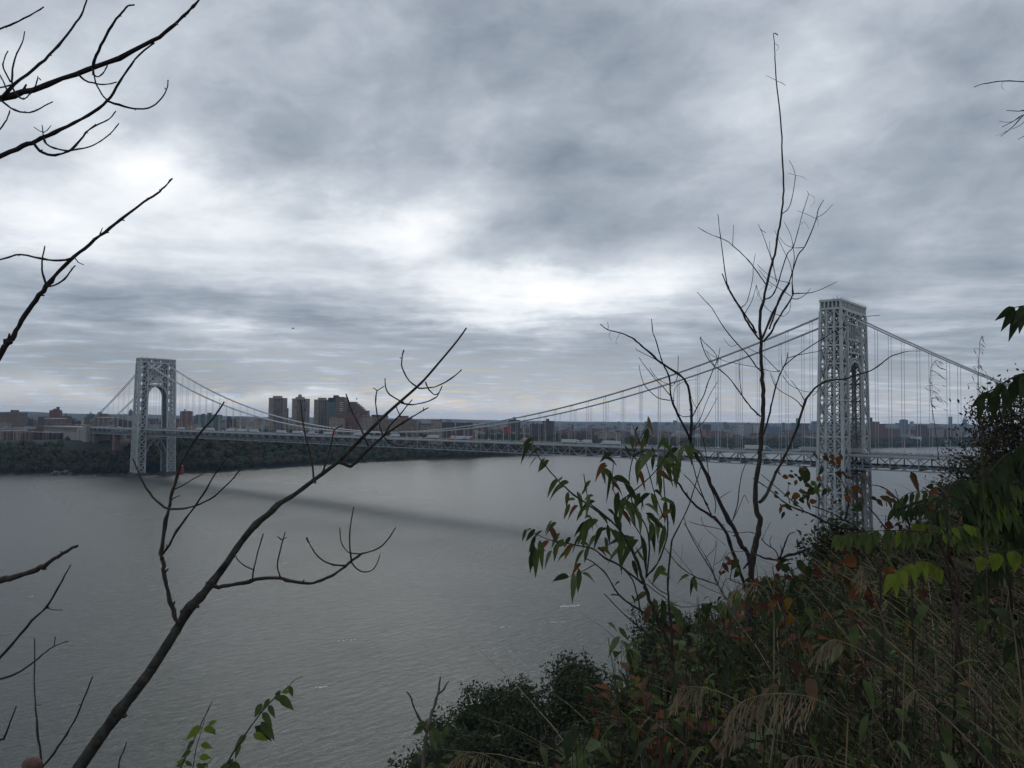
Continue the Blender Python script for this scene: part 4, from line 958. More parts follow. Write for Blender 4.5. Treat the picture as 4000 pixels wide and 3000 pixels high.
twigs(T, 'branch', [([(822, 1350), (850, 1358), (920, 1345), (1010, 1328), (1060, 1316), (1150, 1308), (1220, 1325), (1300, 1340), (1380, 1320), (1450, 1285), (1510, 1240), (1575, 1188)], 8.5, 4.5),
      ([(1022, 1322), (1030, 1270), (1050, 1180), (1078, 1085)], 4, 2), ([(1030, 1270), (985, 1250), (945, 1215), (925, 1165)], 3, 2), ([(1165, 1308), (1150, 1250), (1165, 1170), (1190, 1078)], 3.6, 2), ([(1172, 1118), (1150, 1100)], 2, 1.8), ([(1172, 1118), (1195, 1105)], 2, 1.6),
      ([(1500, 1248), (1440, 1245), (1370, 1215), (1325, 1160), (1300, 1105)], 3.6, 2), ([(1570, 1190), (1640, 1170), (1700, 1130), (1750, 1055)], 3.8, 2.2), ([(1528, 1228), (1518, 1160), (1520, 1060), (1538, 950)], 3.6, 2), ([(1570, 1190), (1510, 1180), (1475, 1130), (1467, 1055)], 3, 2), ([(1520, 1225), (1560, 1270), (1610, 1280), (1650, 1250), (1670, 1195)], 3.2, 2), ([(1306, 1130), (1296, 1108)], 2, 1.5)], O2, K2, 3.06)
twigs(T, 'branch', [([(1345, 830), (1335, 800), (1325, 720), (1310, 650), (1290, 580), (1278, 500), (1266, 408)], 4.5, 2.4), ([(1288, 460), (1308, 424)], 2, 1.5)], O2, K2, 3.22)
twigs(T, 'branch', [([(1375, 790), (1405, 700), (1430, 600), (1440, 560), (1480, 535)], 4, 2), ([(1440, 562), (1425, 548)], 2.4, 2)], O2, K2, 3.24)
twigs(T, 'branch', [([(1465, 722), (1500, 735), (1530, 742), (1560, 710), (1620, 650), (1690, 588), (1760, 540), (1830, 495), (1890, 460), (1918, 445)], 7.5, 2.2), ([(1690, 590), (1720, 540), (1790, 460), (1835, 405)], 3.4, 2.2), ([(1688, 590), (1670, 540), (1655, 470), (1648, 400), (1656, 360), (1637, 347)], 3.6, 2), ([(1656, 360), (1692, 336)], 2, 1.8), ([(1690, 595), (1740, 635), (1790, 640), (1830, 625)], 3, 1.8), ([(1892, 462), (1893, 446)], 2, 1.5)], O2, K2, 3.27)
twigs(T, 'branch', [([(1612, 640), (1570, 540), (1530, 470), (1498, 375)], 3.6, 2.6), ([(1790, 420), (1720, 380), (1700, 340), (1697, 298)], 3.2, 2.2), ([(1780, 422), (1840, 430), (1910, 415), (1960, 390), (1987, 335)], 3.2, 2.2)], O2, K2, 3.36)
twigs(T, 'branch', [([(1870, 348), (1820, 310), (1785, 250), (1783, 195), (1792, 152)], 3.4, 2.2), ([(1784, 195), (1772, 192)], 2, 1.5), ([(1872, 348), (1950, 340), (2030, 300), (2085, 253)], 3.2, 2.2), ([(1903, 316), (1920, 355), (1950, 380), (1972, 368)], 2.8, 2), ([(1752, 438), (1765, 470), (1777, 492)], 2.4, 1.8)], O2, K2, 3.42)
# ---- tree beyond the left edge whose limbs reach in at the top
OA = (0, 0); KA = .874
T = thing('bare_tree', 'leafless tree reaching two long dark limbs into the upper left sky', 'tree', plantbase(-700, 3000, 3.8))
TL = T; mb = MB(); b0 = Vector(T.location); tp = P(-620, 900, 4.3)
mb.tube(smooth([b0-Vector((0, 0, .2)), lerp(b0, tp, .35)+RT*.06, lerp(b0, tp, .7)-RT*.04, tp, P(-560, -400, 4.5)], 4), [.10-.004*i for i in range(17)], 9); mb.build('trunk', barkm, T, smooth=True)
def limb(lists, d): return twigs(T, 'limb', lists, OA, KA, d, twigpu)
limb([([(-720, 800), (-480, 650), (-250, 540), (0, 440), (150, 400), (340, 330), (480, 280), (640, 205), (740, 145), (800, 90), (850, 40), (890, 0), (930, -60)], 14.5, 3.8),
      ([(415, 302), (425, 265), (450, 205), (485, 135), (520, 85), (555, 45), (572, 25), (600, 22)], 6.5, 2.6), ([(415, 300), (418, 332), (440, 343), (468, 317), (480, 290)], 4, 2.4), ([(415, 300), (428, 370), (455, 420), (478, 448)], 3.6, 2.6), ([(345, 330), (380, 358), (430, 374), (480, 376), (522, 366)], 4.2, 2.4), ([(786, 104), (797, 112)], 3, 1.5),
      ([(0, 440), (60, 376), (150, 310), (220, 245), (280, 180), (340, 100), (370, 50), (390, -8)], 7, 3), ([(55, 378), (55, 310), (75, 240), (100, 190), (110, 140)], 4, 2.2), ([(48, 368), (15, 305), (20, 260), (36, 228)], 3.4, 2), ([(30, 400), (12, 360), (0, 335)], 3, 2.2), ([(58, 395), (80, 430), (105, 443), (130, 425), (155, 395), (170, 350), (182, 358)], 3.6, 2.), ([(168, 350), (168, 340)], 2, 1.5), ([(-60, 400), (0, 392), (60, 378)], 4, 3), ([(0, 442), (50, 485), (110, 503), (160, 495), (200, 472), (236, 455)], 4.2, 2.2), ([(-40, 620), (0, 575), (30, 535), (44, 493)], 3.2, 2.2)], 4.2)
limb([([(-710, 980), (-450, 870), (-220, 790), (0, 702), (100, 655), (160, 632), (240, 595), (330, 550), (420, 500), (478, 450), (520, 390), (570, 310), (620, 245), (690, 190)], 11.5, 3.2),
      ([(478, 450), (530, 468), (600, 485), (660, 482), (710, 452), (745, 400), (751, 358)], 4.6, 2.), ([(745, 400), (735, 393)], 2, 1.5), ([(150, 635), (180, 675), (230, 693), (280, 685), (320, 668), (370, 610), (410, 570), (450, 550), (490, 530), (518, 497)], 5.5, 2.2), ([(195, 612), (210, 645), (260, 668), (320, 672), (400, 655), (450, 630), (490, 600), (532, 551)], 3.8, 2.), ([(193, 608), (188, 558)], 2.4, 1.5), ([(190, 590), (172, 582), (152, 568)], 2, 1.3), ([(193, 592), (210, 582), (229, 560)], 2, 1.3)], 4.2)
limb([([(-300, 250), (-120, 165), (0, 128), (60, 105), (130, 70), (196, 30)], 6, 2.6)], 4.3)
# ---- bare stem rising at the left edge
T = thing('bare_sapling', 'slim dark leafless stem curving up from the left edge toward the sky', 'sapling', plantbase(-420, 2600, 3.6))
mb = MB(); q = rooted(mb, (-420, 2600), 3.6, 16); branch(mb, [(-480, 2974), (-250, 2150), (-120, 1800), (0, 1580), (40, 1527), (70, 1480), (110, 1410), (160, 1340), (208, 1280), (260, 1215), (330, 1150), (400, 1090), (470, 1035), (540, 980), (640, 905), (700, 865), (735, 835), (771, 797)], 3.6, 3.9, 14, 3, org=OA, k=KA, sides=8)
rock(mb, P(36, 1337, 3.72), .016, R); mb.build('trunk', twigpu, T, smooth=True)
twigs(T, 'branch', [([(330, 1152), (270, 1165), (190, 1157), (90, 1137), (40, 1150), (-60, 1175)], 4.6, 3)], OA, KA, 3.78, twigpu)
twigs(T, 'branch', [([(208, 1282), (190, 1220), (188, 1170), (200, 1100)], 4.6, 2.6), ([(208, 1281), (245, 1275), (290, 1245), (320, 1205), (337, 1187)], 4.2, 2.4), ([(335, 1152), (350, 1172), (373, 1183)], 2.4, 1.5), ([(435, 1065), (445, 1050), (458, 1018)], 3, 1.5), ([(425, 1072), (415, 1065)], 2.4, 1.2), ([(660, 892), (657, 884)], 2.6, 1.3)], OA, KA, 3.76, twigpu)
# ---- bare shoots in the lower left corner
T = thing('bare_shrub', 'leafless shrub of straight brown shoots rising from the lower left corner', 'shrub', plantbase(150, 3010, 2.5))
mb = MB(); rooted(mb, (165, 2990), 2.5, 5); branch(mb, [(272, 1640), (262, 1560), (245, 1430), (232, 1280), (222, 1100), (225, 950), (223, 815)], 2.5, 2.6, 5, 2.2, org=O3, k=K3); branch(mb, [(240, 1252), (270, 1249)], 2.54, 2.5, 2, 1.2, org=O3, k=K3); mb.build('shoot', twigm, T, smooth=True)
mb = MB(); branch(mb, [(275, 1650), (350, 1560), (430, 1440), (500, 1320), (540, 1220), (600, 1068)], 2.5, 2.4, 4.5, 2.4, org=O3, k=K3); branch(mb, [(522, 1252), (512, 1246)], 2.42, 2.4, 2, 1.2, org=O3, k=K3); mb.build('shoot', twigm, T, smooth=True)
mb = MB(); branch(mb, [(775, 1700), (772, 1620), (800, 1550), (820, 1490)], 2.6, 2.6, 3.4, 2, org=O3, k=K3); mb.build('shoot', twigm, T, smooth=True)
mb = MB(); branch(mb, [(-1128, 747), (-800, 740), (-520, 640), (-250, 500), (0, 445), (80, 430), (200, 385), (290, 345), (380, 285), (450, 240), (502, 219)], 3.95, 2.9, 15, 4.6, org=O3, k=K3, sides=8, knots=.25); rock(mb, P(174, 2222, 3.1), .008, R); mb.build('limb', twigm, TL, smooth=True)
mb = MB(); branch(mb, [(-1130, 1500), (-800, 1500), (-400, 1330), (-150, 1110), (0, 945), (100, 830), (200, 710), (300, 615), (370, 500), (420, 410), (458, 342)], 3.9, 2.8, 7, 2.2, org=O3, k=K3); branch(mb, [(300, 622), (350, 635), (408, 635)], 3.0, 2.95, 2.2, 1.5, org=O3, k=K3); mb.build('limb', twigm, TL, smooth=True)
mb = MB(); branch(mb, [(-1130, 1420), (-800, 1380), (-400, 1250), (-150, 1130), (0, 1085), (100, 1050), (200, 985), (270, 930), (350, 870), (442, 838)], 3.9, 2.75, 6, 1.8, org=O3, k=K3); branch(mb, [(350, 870), (354, 845), (358, 808)], 2.83, 2.8, 2, 1.5, org=O3, k=K3); mb.build('limb', twigm, TL, smooth=True)
mb = MB(); branch(mb, [(-1132, 1640), (-600, 1660), (-200, 1560), (0, 1478), (28, 1458), (60, 1380), (106, 1260)], 3.85, 2.7, 7, 2, org=O3, k=K3); mb.build('limb', twigm, TL, smooth=True)
# ---- rounded pinkish knob at the bottom edge
KN = thing('rounded_knob', 'rounded pinkish brown knob at the bottom left edge', 'post', plantbase(124, 3000, 2.2))
mb = MB(); c = P(124, 2992, 2.2); r = 36*2.2/FPX; zz = []
base = Vector((c.x, c.y, KN.location.z)); prof = [(base+(c-base)*(k/5), r*.95) for k in range(6)]+[(c+Vector((0, 0, r*math.sin(a))), r*math.cos(a)) for a in (.2, .5, .8, 1.1, 1.35, 1.5)]
mb.tube([p for p, _ in prof], [q for _, q in prof], 14); mb.build('shaft', mat('knob_brown', (.15, .085, .07), .8, .3, 25, bump=.3), KN, smooth=True)
# ---- leafy young shoots at the bottom
def leafy(T, name, stems, leaves, org, k, d, lens=(.05, .07), mats=None, wdr=.5, mixm=None):
    mb = MB()
    for px, r0, r1 in stems: branch(mb, px, d, d+.08, r0, r1, org=org, k=k, sides=5)
    mb.build('stem', twigm, T, smooth=True)
    mb = MB()
    for (u, v, ang, ln, m) in leaves:
        p = P(org[0]+u*k, org[1]+v*k, d+R.uniform(-.06, .1)); a = math.radians(ang)
        dr = RT*math.cos(a)+UP*math.sin(a)+FW*R.uniform(-.35, .35); up = (UP*.6+FW*-.7+RT*R.uniform(-.3, .3))
        leaf(mb, p, dr, up, ln*k*d/FPX*.9, ln*k*d/FPX*wdr*.95, m, R.uniform(.05, .3), .25, 5, pw=.7)
    return mb.build(name, LEAF, T, smooth=True)
T = thing('leafy_sapling', 'young shoot with pointed heart shaped green leaves at the bottom edge', 'sapling', plantbase(890, 3000, 2.6))
leafy(T, 'foliage', [([(1430, 1760), (1490, 1600), (1560, 1490), (1640, 1370), (1720, 1270), (1780, 1205), (1860, 1140), (1910, 1090), (1962, 1064)], 4, 1.)],
      [(1600, 1450, 220, 130, iG), (1650, 1390, -30, 150 , iD), (1690, 1360, -50, 150, iG), (1700, 1300, -35, 110, iG), (1740, 1250, -55, 90, iG), (1700, 1240, 240, 110, iG), (1750, 1210, 235, 100, iG), (1775, 1200, -12, 100, iG), (1800, 1195, -40, 150, iG), (1830, 1170, 10, 70, iY), (1790, 1200, 60, 80, iG), (1880, 1125, -75, 80, iG), (1860, 1150, 60, 50, iY), (1640, 1440, -10, 120, iY), (1510, 1600, 240, 130, iG), (1500, 1620, -50, 110, iG), (1490, 1640, 200, 100, iG), (1560, 1500, 250, 100, iG)], O3, K3, 2.6, wdr=.44)
T = thing('leafy_sapling', 'slender twig with pale green leaves beside the taller leafy shoot', 'sapling', plantbase(720, 3000, 2.55))
leafy(T, 'foliage', [([(1140, 1760), (1170, 1659), (1230, 1530), (1290, 1400), (1340, 1300), (1376, 1222)], 3.4, 1.6), ([(1240, 1760), (1252, 1659), (1270, 1540), (1310, 1400), (1330, 1340)], 2, 1.), ([(1330, 1720), (1345, 1640), (1372, 1605)], 2, 1.2)],
      [(1310, 1390, 215, 140, iY), (1320, 1410, 10, 100, iY), (1350, 1380, 25, 70, iY), (1340, 1400, -20, 80, iG), (1260, 1490, 215, 90, iG), (1300, 1510, -5, 90, iY), (1240, 1550, 200, 80, iG), (1290, 1590, 0, 90, iY), (1210, 1610, 190, 80, iY), (1200, 1620, -30, 60, iG), (1270, 1640, -10, 70, iG), (1180, 1650, 160, 60, iG), (1300, 1650, 20, 60, iG)], O3, K3, 2.55, wdr=.5)
# ---- grey dead stem at the bottom
O4 = (1500, 2100); K4 = .5877
T = thing('dead_sapling', 'forked grey dead stem standing before the dark tree crowns at the bottom', 'sapling', plantbase(1650, 3000, 3.0))
mb = MB(); rooted(mb, (1645, 3060), 3.0, 9); branch(mb, [(250, 1640), (258, 1531), (270, 1400), (285, 1290), (310, 1200), (340, 1100), (362, 1030), (368, 980), (378, 922)], 3., 3.1, 9, 3, org=O4, k=K4, knots=.25, sides=7); mb.build('stem', twigp, T, smooth=True)
mb = MB(); branch(mb, [(362, 1040), (400, 1005), (412, 975), (432, 957)], 3.06, 3.1, 4, 2.2, org=O4, k=K4, knots=.3); mb.build('fork', twigp, T, smooth=True)
mb = MB(); branch(mb, [(282, 1290), (265, 1255), (240, 1210), (205, 1140), (185, 1085), (178, 1060), (150, 1023)], 3.03, 3.0, 5, 2.4, org=O4, k=K4, knots=.3); mb.build('fork', twigp, T, smooth=True)
leafy(T, 'foliage', [([(285, 1290), (300, 1270)], 2, 1)], [(270, 1255, 205, 100, iG), (280, 1240, 160, 80, iG), (300, 1260, -20, 80, iG), (300, 1300, -60, 120, iP), (290, 1290, -30, 70, iP), (330, 1280, -50, 120, iG), (400, 1320, 70, 90, iG)], O4, K4, 3.02)
# ---- trees on the slope below
leafN = mat('slope_leaves', (.052, .068, .036), .9, .25, .8, color2=(.026, .038, .022), obj=False, transl=.15); leafN2 = mat('slope_leaves_dark', (.036, .048, .025), .9, .25, .8, color2=(.018, .026, .016), obj=False, transl=.15)
leafN3 = mat('slope_leaves_highlight', (.075, .088, .045), .9, .25, .8, color2=(.04, .05, .028), obj=False, transl=.15)  # lighter leaf copy, highlights painted onto random crown faces
def slope_tree(lab, u, v, g, wpx, hpx, seed, m=leafN, n=15000, sz=.165):
    """crown centred near picture position u, v at distance g"""
    rnd = random.Random(seed); c = P(u, v, g); r = wpx/2*g/FPX*1.12; rz = hpx/2*g/FPX*1.12; gg, hh = near_gh(c); zb = near_z(gg, hh)
    t = thing('slope_tree', lab, 'tree', (c.x, c.y, zb)); mb = MB(); b = Vector((c.x, c.y, zb-.5))
    mb.tube(smooth([b, lerp(b, c, .5)+Vector((.2, 0, 0)), c], 3), [.26, .25, .23, .2, .17, .13, .09], 7)
    for k in range(7):
        a = k*.9; e = c+Vector((math.cos(a)*r*.6, math.sin(a)*r*.6, rnd.uniform(-.1, .5)*rz)); s0 = lerp(b, c, .72+.03*k); mb.tube(smooth([s0, lerp(s0, e, .5)+Vector((0, 0, .25)), e], 2), [.08, .07, .06, .04, .02], 5)
    mb.build('trunk', barkm, t, smooth=True); mb = MB()
    lob = [Vector((rnd.uniform(-.7, .7), rnd.uniform(-.7, .7), rnd.uniform(-.45, .75))) for _ in range(13)]+[Vector((0, 0, 0))]
    cl = []
    for _ in range(n//14):
        l = rnd.choice(lob); d = Vector((rnd.gauss(0, 1), rnd.gauss(0, 1), rnd.gauss(0, 1))).normalized(); rr = rnd.uniform(.12, .34)
        cl.append(Vector((l.x*.75+d.x*rr, l.y*.75+d.y*rr, l.z*.75+d.z*rr)))
    for q in cl:
        cc = c+Vector((q.x*r, q.y*r, q.z*rz))
        for _ in range(14):
            d = Vector((rnd.gauss(0, .3), rnd.gauss(0, .3), rnd.gauss(0, .24))); s = sz*rnd.uniform(.6, 1.3); p = cc+d
            nrm = Vector((rnd.gauss(0, 1), rnd.gauss(0, 1), rnd.gauss(.5, 1))).normalized(); a = nrm.orthogonal().normalized(); a.rotate(Matrix.Rotation(rnd.random()*6.28, 3, nrm)); b2 = nrm.cross(a)
            mb.face([p-a*s, p-b2*s*.5, p+a*s, p+b2*s*.5], 1 if rnd.random() < .28 else 0)
    for l in lob: lump(mb, c+Vector((l.x*.5*r, l.y*.5*r, l.z*.45*rz-.05*rz)), r*.52, rz*.46, rnd, 0)
    mb.build('crown', [m, leafN3], t); return t
slope_tree('rounded dark tree crown low on the slope, leftmost of the bottom crowns', 1800, 2985, 62, 560, 460, 1, leafN)
slope_tree('green tree crown with scalloped top in the middle of the bottom crowns', 1990, 2890, 66, 560, 470, 2, leafN)
slope_tree('tall dark tree crown directly left of the leafy hillside', 2360, 2820, 60, 600, 560, 3, leafN2)
slope_tree('dark filler crown between the two taller bottom crowns', 2180, 2960, 55, 520, 420, 4, leafN2)
slope_tree('shadowy crown behind the foot of the leafy shrub', 2680, 2600, 75, 500, 480, 5, leafN2)
slope_tree('small dark crown showing beneath the near bridge tower', 3210, 2420, 90, 420, 420, 6, leafN2)
slope_tree('dark crown low at the bottom edge beneath the dead twigs', 2000, 3160, 50, 720, 420, 7, leafN2)
slope_tree('dark crown at the bottom under the red leaves', 2560, 2980, 50, 620, 560, 8, leafN2)
# pale dead twigs in front of those crowns
T = thing('dead_twigs', 'pale tangle of dead twigs before the dark crowns at the bottom', 'twigs', plantbase(2200, 2950, 4.2))
mb = MB(); rooted(mb, (2240, 3040), 4.2, 4)
for px in ([(1260, 1590), (1200, 1460), (1130, 1410), (1030, 1395), (930, 1360)], [(1160, 1430), (1140, 1340), (1170, 1310), (1240, 1280), (1290, 1230)], [(1070, 1400), (1035, 1370), (1075, 1310), (1065, 1240)], [(1200, 1460), (1240, 1400), (1310, 1350), (1330, 1250)], [(1150, 1380), (1190, 1340), (1215, 1300)], [(1480, 1400), (1560, 1360), (1610, 1310)], [(1260, 1500), (1380, 1440), (1480, 1400), (1500, 1290)]):
    branch(mb, px, 4.2, 4.3, 2.6, 1.2, org=O4, k=K4, sides=4)
mb.build('twig', twigp, T)
# ---- tall slim leafless tree on the right
O7 = (2300, 100); K7 = .7232; O8 = (2700, 1100); K8 = .4521; O9 = (2000, 1600); K9 = .6028; OC = (1800, 1200); OT = (2600, 1500); KT = .5426
def mp(px, o, k): return [(o[0]+u*k, o[1]+v*k) for u, v in px]
T = thing('bare_tree', 'tall slim leafless tree whose thin top rises high beside the near bridge tower', 'tree', plantbase(2930, 2450, 6))
mb = MB(); d = 6.
trunk = [(2925, 2420), (2935, 2253), (2945, 2158), (2961, 2082), (2967, 2030), (2955, 1990), (2950, 1935), (2966, 1800)]+mp([(595, 1450), (610, 1300), (620, 1100), (625, 980), (615, 850), (605, 700), (605, 550)], O8, K8)
rooted(mb, trunk[0], d, 12); branch(mb, trunk, d, d, 12.5, 6.5, sides=8, knots=.1)
branch(mb, mp([(605, 550), (592, 400), (600, 250), (630, 150)], O8, K8)+mp([(945, 1470), (965, 1380), (990, 1290), (1010, 1210), (1022, 1130), (1035, 1060), (1048, 960), (1052, 850), (1045, 700), (1040, 560), (1028, 430), (1012, 300), (1006, 180), (1002, 90), (996, 40)], O7, K7), d, d, 6.5, 1.4, sides=6, knots=.1)
branch(mb, [(1010, 295), (985, 282), (956, 269)], d, d+.1, 1.1, .7, org=O7, k=K7); branch(mb, [(1014, 300), (1040, 308), (1062, 323)], d, d-.1, 1.1, .7, org=O7, k=K7); branch(mb, [(1003, 95), (1022, 108), (1022, 125), (1012, 136)], d, d, .8, .6, org=O7, k=K7); branch(mb, [(1002, 40), (1012, 44), (1020, 52)], d, d, 1.6, 2.4, org=O7, k=K7)
mb.build('trunk', twigm, T, smooth=True)
def limbs(name, ls, o, k, dd, m=twigm, par=None):
    mb = MB()
    for px, r0, r1 in ls: branch(mb, px, dd+R.uniform(-.02, .02), dd+R.uniform(-.3, .3), r0, r1, org=o, k=k, sides=5)
    return mb.build(name, m, par or T, smooth=True)
limbs('branch', [([(590, 500), (530, 420), (470, 330)], 4.4, 4), ([(470, 330), (430, 240), (380, 160), (330, 70), (300, 0)], 4, 3.4)], O8, K8, d)
limbs('branch', [([(905, 1659), (870, 1600), (820, 1525), (770, 1450), (745, 1400), (720, 1340)], 3.6, 2), ([(752, 1425), (735, 1320), (715, 1170), (705, 1090), (697, 1018)], 2.2, 1.2), ([(820, 1526), (855, 1490), (885, 1370), (888, 1300), (900, 1232)], 1.6, .9), ([(840, 1560), (880, 1490), (905, 1400)], 1.5, .9), ([(905, 1400), (908, 1440), (920, 1465)], .8, .6)], O7, K7, d)
limbs('branch', [([(610, 495), (680, 330), (740, 200), (790, 110), (850, 10)], 4.6, 3.8)], O8, K8, d); limbs('branch', [([(975, 1640), (1000, 1570), (1030, 1470), (1080, 1390), (1100, 1330), (1130, 1240), (1165, 1195), (1200, 1120), (1230, 1040), (1240, 990), (1270, 940)], 3.6, 1.2), ([(1232, 1035), (1270, 1015), (1318, 965)], 1.3, .8), ([(1165, 1198), (1110, 1200), (1060, 1180), (1030, 1140)], 1.3, .8), ([(1230, 1045), (1180, 1020), (1125, 1000)], 1, .6), ([(1236, 1040), (1240, 1080)], .8, .5)], O7, K7, d-.1)
limbs('branch', [([(622, 520), (690, 440), (740, 340), (790, 260), (860, 150), (880, 100), (870, 0)], 4, 2.6), ([(880, 105), (950, 100), (1040, 95), (1150, 55), (1260, 0)], 2.2, 1), ([(870, 145), (920, 150), (990, 110), (1028, 60)], 1.8, 1)], O8, K8, d+.1)
limbs('branch', [([(950, 1480), (990, 1460), (1020, 1400), (1050, 1300), (1075, 1230), (1105, 1195), (1130, 1110), (1150, 1030), (1165, 980), (1188, 910)], 2.8, 1.), ([(1188, 912), (1180, 892)], .9, .6), ([(1190, 912), (1215, 925), (1220, 950), (1195, 980)], .7, .4), ([(1145, 1075), (1165, 1060), (1190, 1100)], .8, .5), ([(1105, 1195), (1090, 1130), (1055, 1060)], 1.4, .8)], O7, K7, d)
limbs('branch', [([(960, 1400), (930, 1360), (880, 1290), (830, 1235), (780, 1190), (740, 1160), (690, 1140), (640, 1120), (588, 1088)], 2.4, 1.1), ([(777, 1188), (782, 1078)], 1.4, .9)], O7, K7, d+.1)
limbs('branch', [([(1015, 1385), (995, 1290), (965, 1200), (940, 1130), (915, 1073)], 1.8, 1.), ([(1000, 1290), (980, 1230), (975, 1165)], 1., .7), ([(927, 1100), (940, 1110), (955, 1118)], 1.4, 1)], O7, K7, d)
limbs('branch', [([(1045, 1016), (1080, 985), (1100, 920), (1115, 820), (1105, 770), (1082, 728)], 1.8, .9), ([(1115, 810), (1150, 815), (1180, 836)], .8, .5), ([(1110, 805), (1072, 796)], .8, .5)], O7, K7, d)
limbs('branch', [([(1085, 1390), (1010, 1370), (950, 1330), (910, 1290)], 1.4, .8), ([(1095, 1462), (1030, 1420), (970, 1380), (920, 1320)], 1.4, .8), ([(1050, 1570), (990, 1550), (940, 1500), (905, 1400)], 1.4, .8), ([(1100, 1350), (1085, 1280), (1045, 1200), (1003, 1105)], 1.4, .8), ([(1090, 1480), (1085, 1540), (1050, 1572)], 1, .8), ([(1098, 1450), (1100, 1340), (1110, 1250), (1100, 1190)], 1.8, 1.2), ([(965, 1430), (990, 1410), (960, 1400), (925, 1430), (905, 1470)], .8, .5)], O7, K7, d-.05)
limbs('branch', [([(600, 772), (560, 730), (480, 620), (400, 540), (300, 420), (240, 330), (180, 230), (120, 165), (50, 90)], 2.6, 1.1), ([(400, 540), (340, 560), (280, 490)], 1, .7)], O8, K8, d)
limbs('branch', [([(600, 1165), (520, 1090), (450, 1000), (350, 860), (250, 760), (200, 730), (130, 640), (80, 500), (82, 478)], 3.2, 1.2), ([(222, 722), (245, 600), (248, 570)], 1.4, .9), ([(440, 985), (420, 850), (415, 740), (422, 680)], 1.3, .8), ([(205, 735), (130, 600), (120, 590)], 1, .7), ([(300, 690), (200, 650), (130, 600)], 1, .7)], O8, K8, d+.05)
limbs('branch', [([(622, 1320), (655, 1230), (690, 1080), (720, 950), (760, 820), (790, 750), (820, 690), (836, 612)], 4.2, 1.6), ([(788, 745), (870, 670), (1000, 580), (1110, 510), (1200, 455), (1320, 390), (1420, 330), (1500, 305), (1630, 290)], 2.2, 1), ([(825, 665), (900, 640), (1000, 620), (1110, 600), (1160, 580), (1170, 700), (1130, 880)], 1.6, .7), ([(760, 780), (700, 720), (620, 640), (540, 600), (490, 572)], 1.6, .8), ([(770, 770), (690, 775), (560, 740), (420, 715), (300, 690)], 1.6, .8), ([(780, 640), (790, 740), (840, 830)], 1, .6), ([(680, 1085), (730, 900), (690, 800)], 1, .6), ([(790, 810), (850, 890), (950, 940), (1030, 955), (1100, 945)], 1.3, .7)], O8, K8, d-.1)
limbs('branch', [([(2966, 1962), (2995, 1930), (3030, 1845)], 7, 6)], (0, 0), 1, d); limbs('branch', [([(725, 1655), (780, 1560), (850, 1420), (920, 1250), (980, 1050), (1020, 980), (1090, 900), (1200, 855), (1330, 840), (1450, 800), (1550, 770), (1640, 710), (1720, 650), (1800, 620), (1880, 602), (1985, 600)], 5.6, 1.1), ([(965, 1090), (900, 1020), (780, 950), (720, 890), (680, 785)], 2, .9), ([(985, 1040), (930, 940), (860, 850)], 2, .9), ([(1050, 985), (1090, 950), (1130, 880)], 1.4, 1)], O8, K8, d-.1)
# ---- bare many stemmed shrub left of it
d = 5.2
T = thing('bare_shrub', 'leafless shrub with long dark stems arching left beside the tall tree', 'shrub', plantbase(2890, 2400, d))
mb = MB(); m1 = [(2945, 2330)]+mp([(600, 1240), (550, 1170), (500, 1060), (440, 950), (380, 840), (320, 720), (270, 600), (220, 510), (180, 440)], OT, KT)+mp([(1985, 1150), (1985, 1080), (1995, 950), (1985, 800), (1960, 680), (1920, 610), (1830, 545), (1730, 480), (1640, 400), (1560, 330), (1500, 280), (1430, 240), (1350, 215), (1270, 195), (1205, 145)], OC, K8)
rooted(mb, m1[0], d, 9); branch(mb, m1, d, d+.3, 9, 1.6, sides=7); mb.build('stem', twigpu, T, smooth=True)
limbs('branch', [([(1985, 1150), (1900, 970), (1840, 850), (1815, 750), (1800, 600), (1760, 520), (1720, 410), (1690, 300), (1660, 220), (1648, 100)], 4.4, 1.4), ([(1830, 790), (1750, 690), (1680, 620), (1600, 520), (1540, 435)], 2, 1), ([(1810, 805), (1700, 780), (1600, 690), (1560, 600), (1540, 500)], 1.8, 1), ([(1840, 670), (1870, 600), (1880, 420)], 1.8, 1.1), ([(1830, 680), (1700, 620), (1630, 520)], 1.5, .9), ([(1840, 850), (1850, 700), (1940, 640), (2040, 625)], 1.3, .8)], OC, K8, d+.1, twigpu)
limbs('branch', [([(1995, 960), (2040, 870), (2100, 760), (2140, 640), (2180, 540), (2212, 420), (2100, 300), (2072, 255)], 2.4, 1.1), ([(1990, 940), (1920, 945), (1870, 910), (1840, 850)], 1.8, 1.2), ([(2000, 1060), (2090, 1000), (2180, 850), (2215, 780)], 1.8, .9), ([(2000, 1060), (2070, 960), (2140, 780), (2220, 640)], 1.6, .9), ([(1960, 680), (2010, 830), (2040, 870)], 1.2, .9), ([(1260, 190), (1275, 180), (1268, 130)], 1.2, .8), ([(1560, 390), (1520, 370), (1505, 350)], 1.2, .8), ([(1720, 470), (1640, 430), (1560, 390)], 1.6, 1.1), ([(1300, 205), (1280, 240), (1305, 290)], .8, .5), ([(1375, 230), (1340, 290), (1350, 320)], .8, .5)], OC, K8, d+.2, twigpu)
mb = MB(); m2 = [(2930, 2350)]+mp([(560, 1420), (500, 1250), (440, 1080), (370, 980), (310, 940), (220, 880), (150, 800), (90, 710), (50, 690)], OT, KT); rooted(mb, m2[0], d-.2, 7); branch(mb, m2, d-.2, d-.1, 7.5, 3, sides=6); mb.build('stem', twigpu, T, smooth=True)
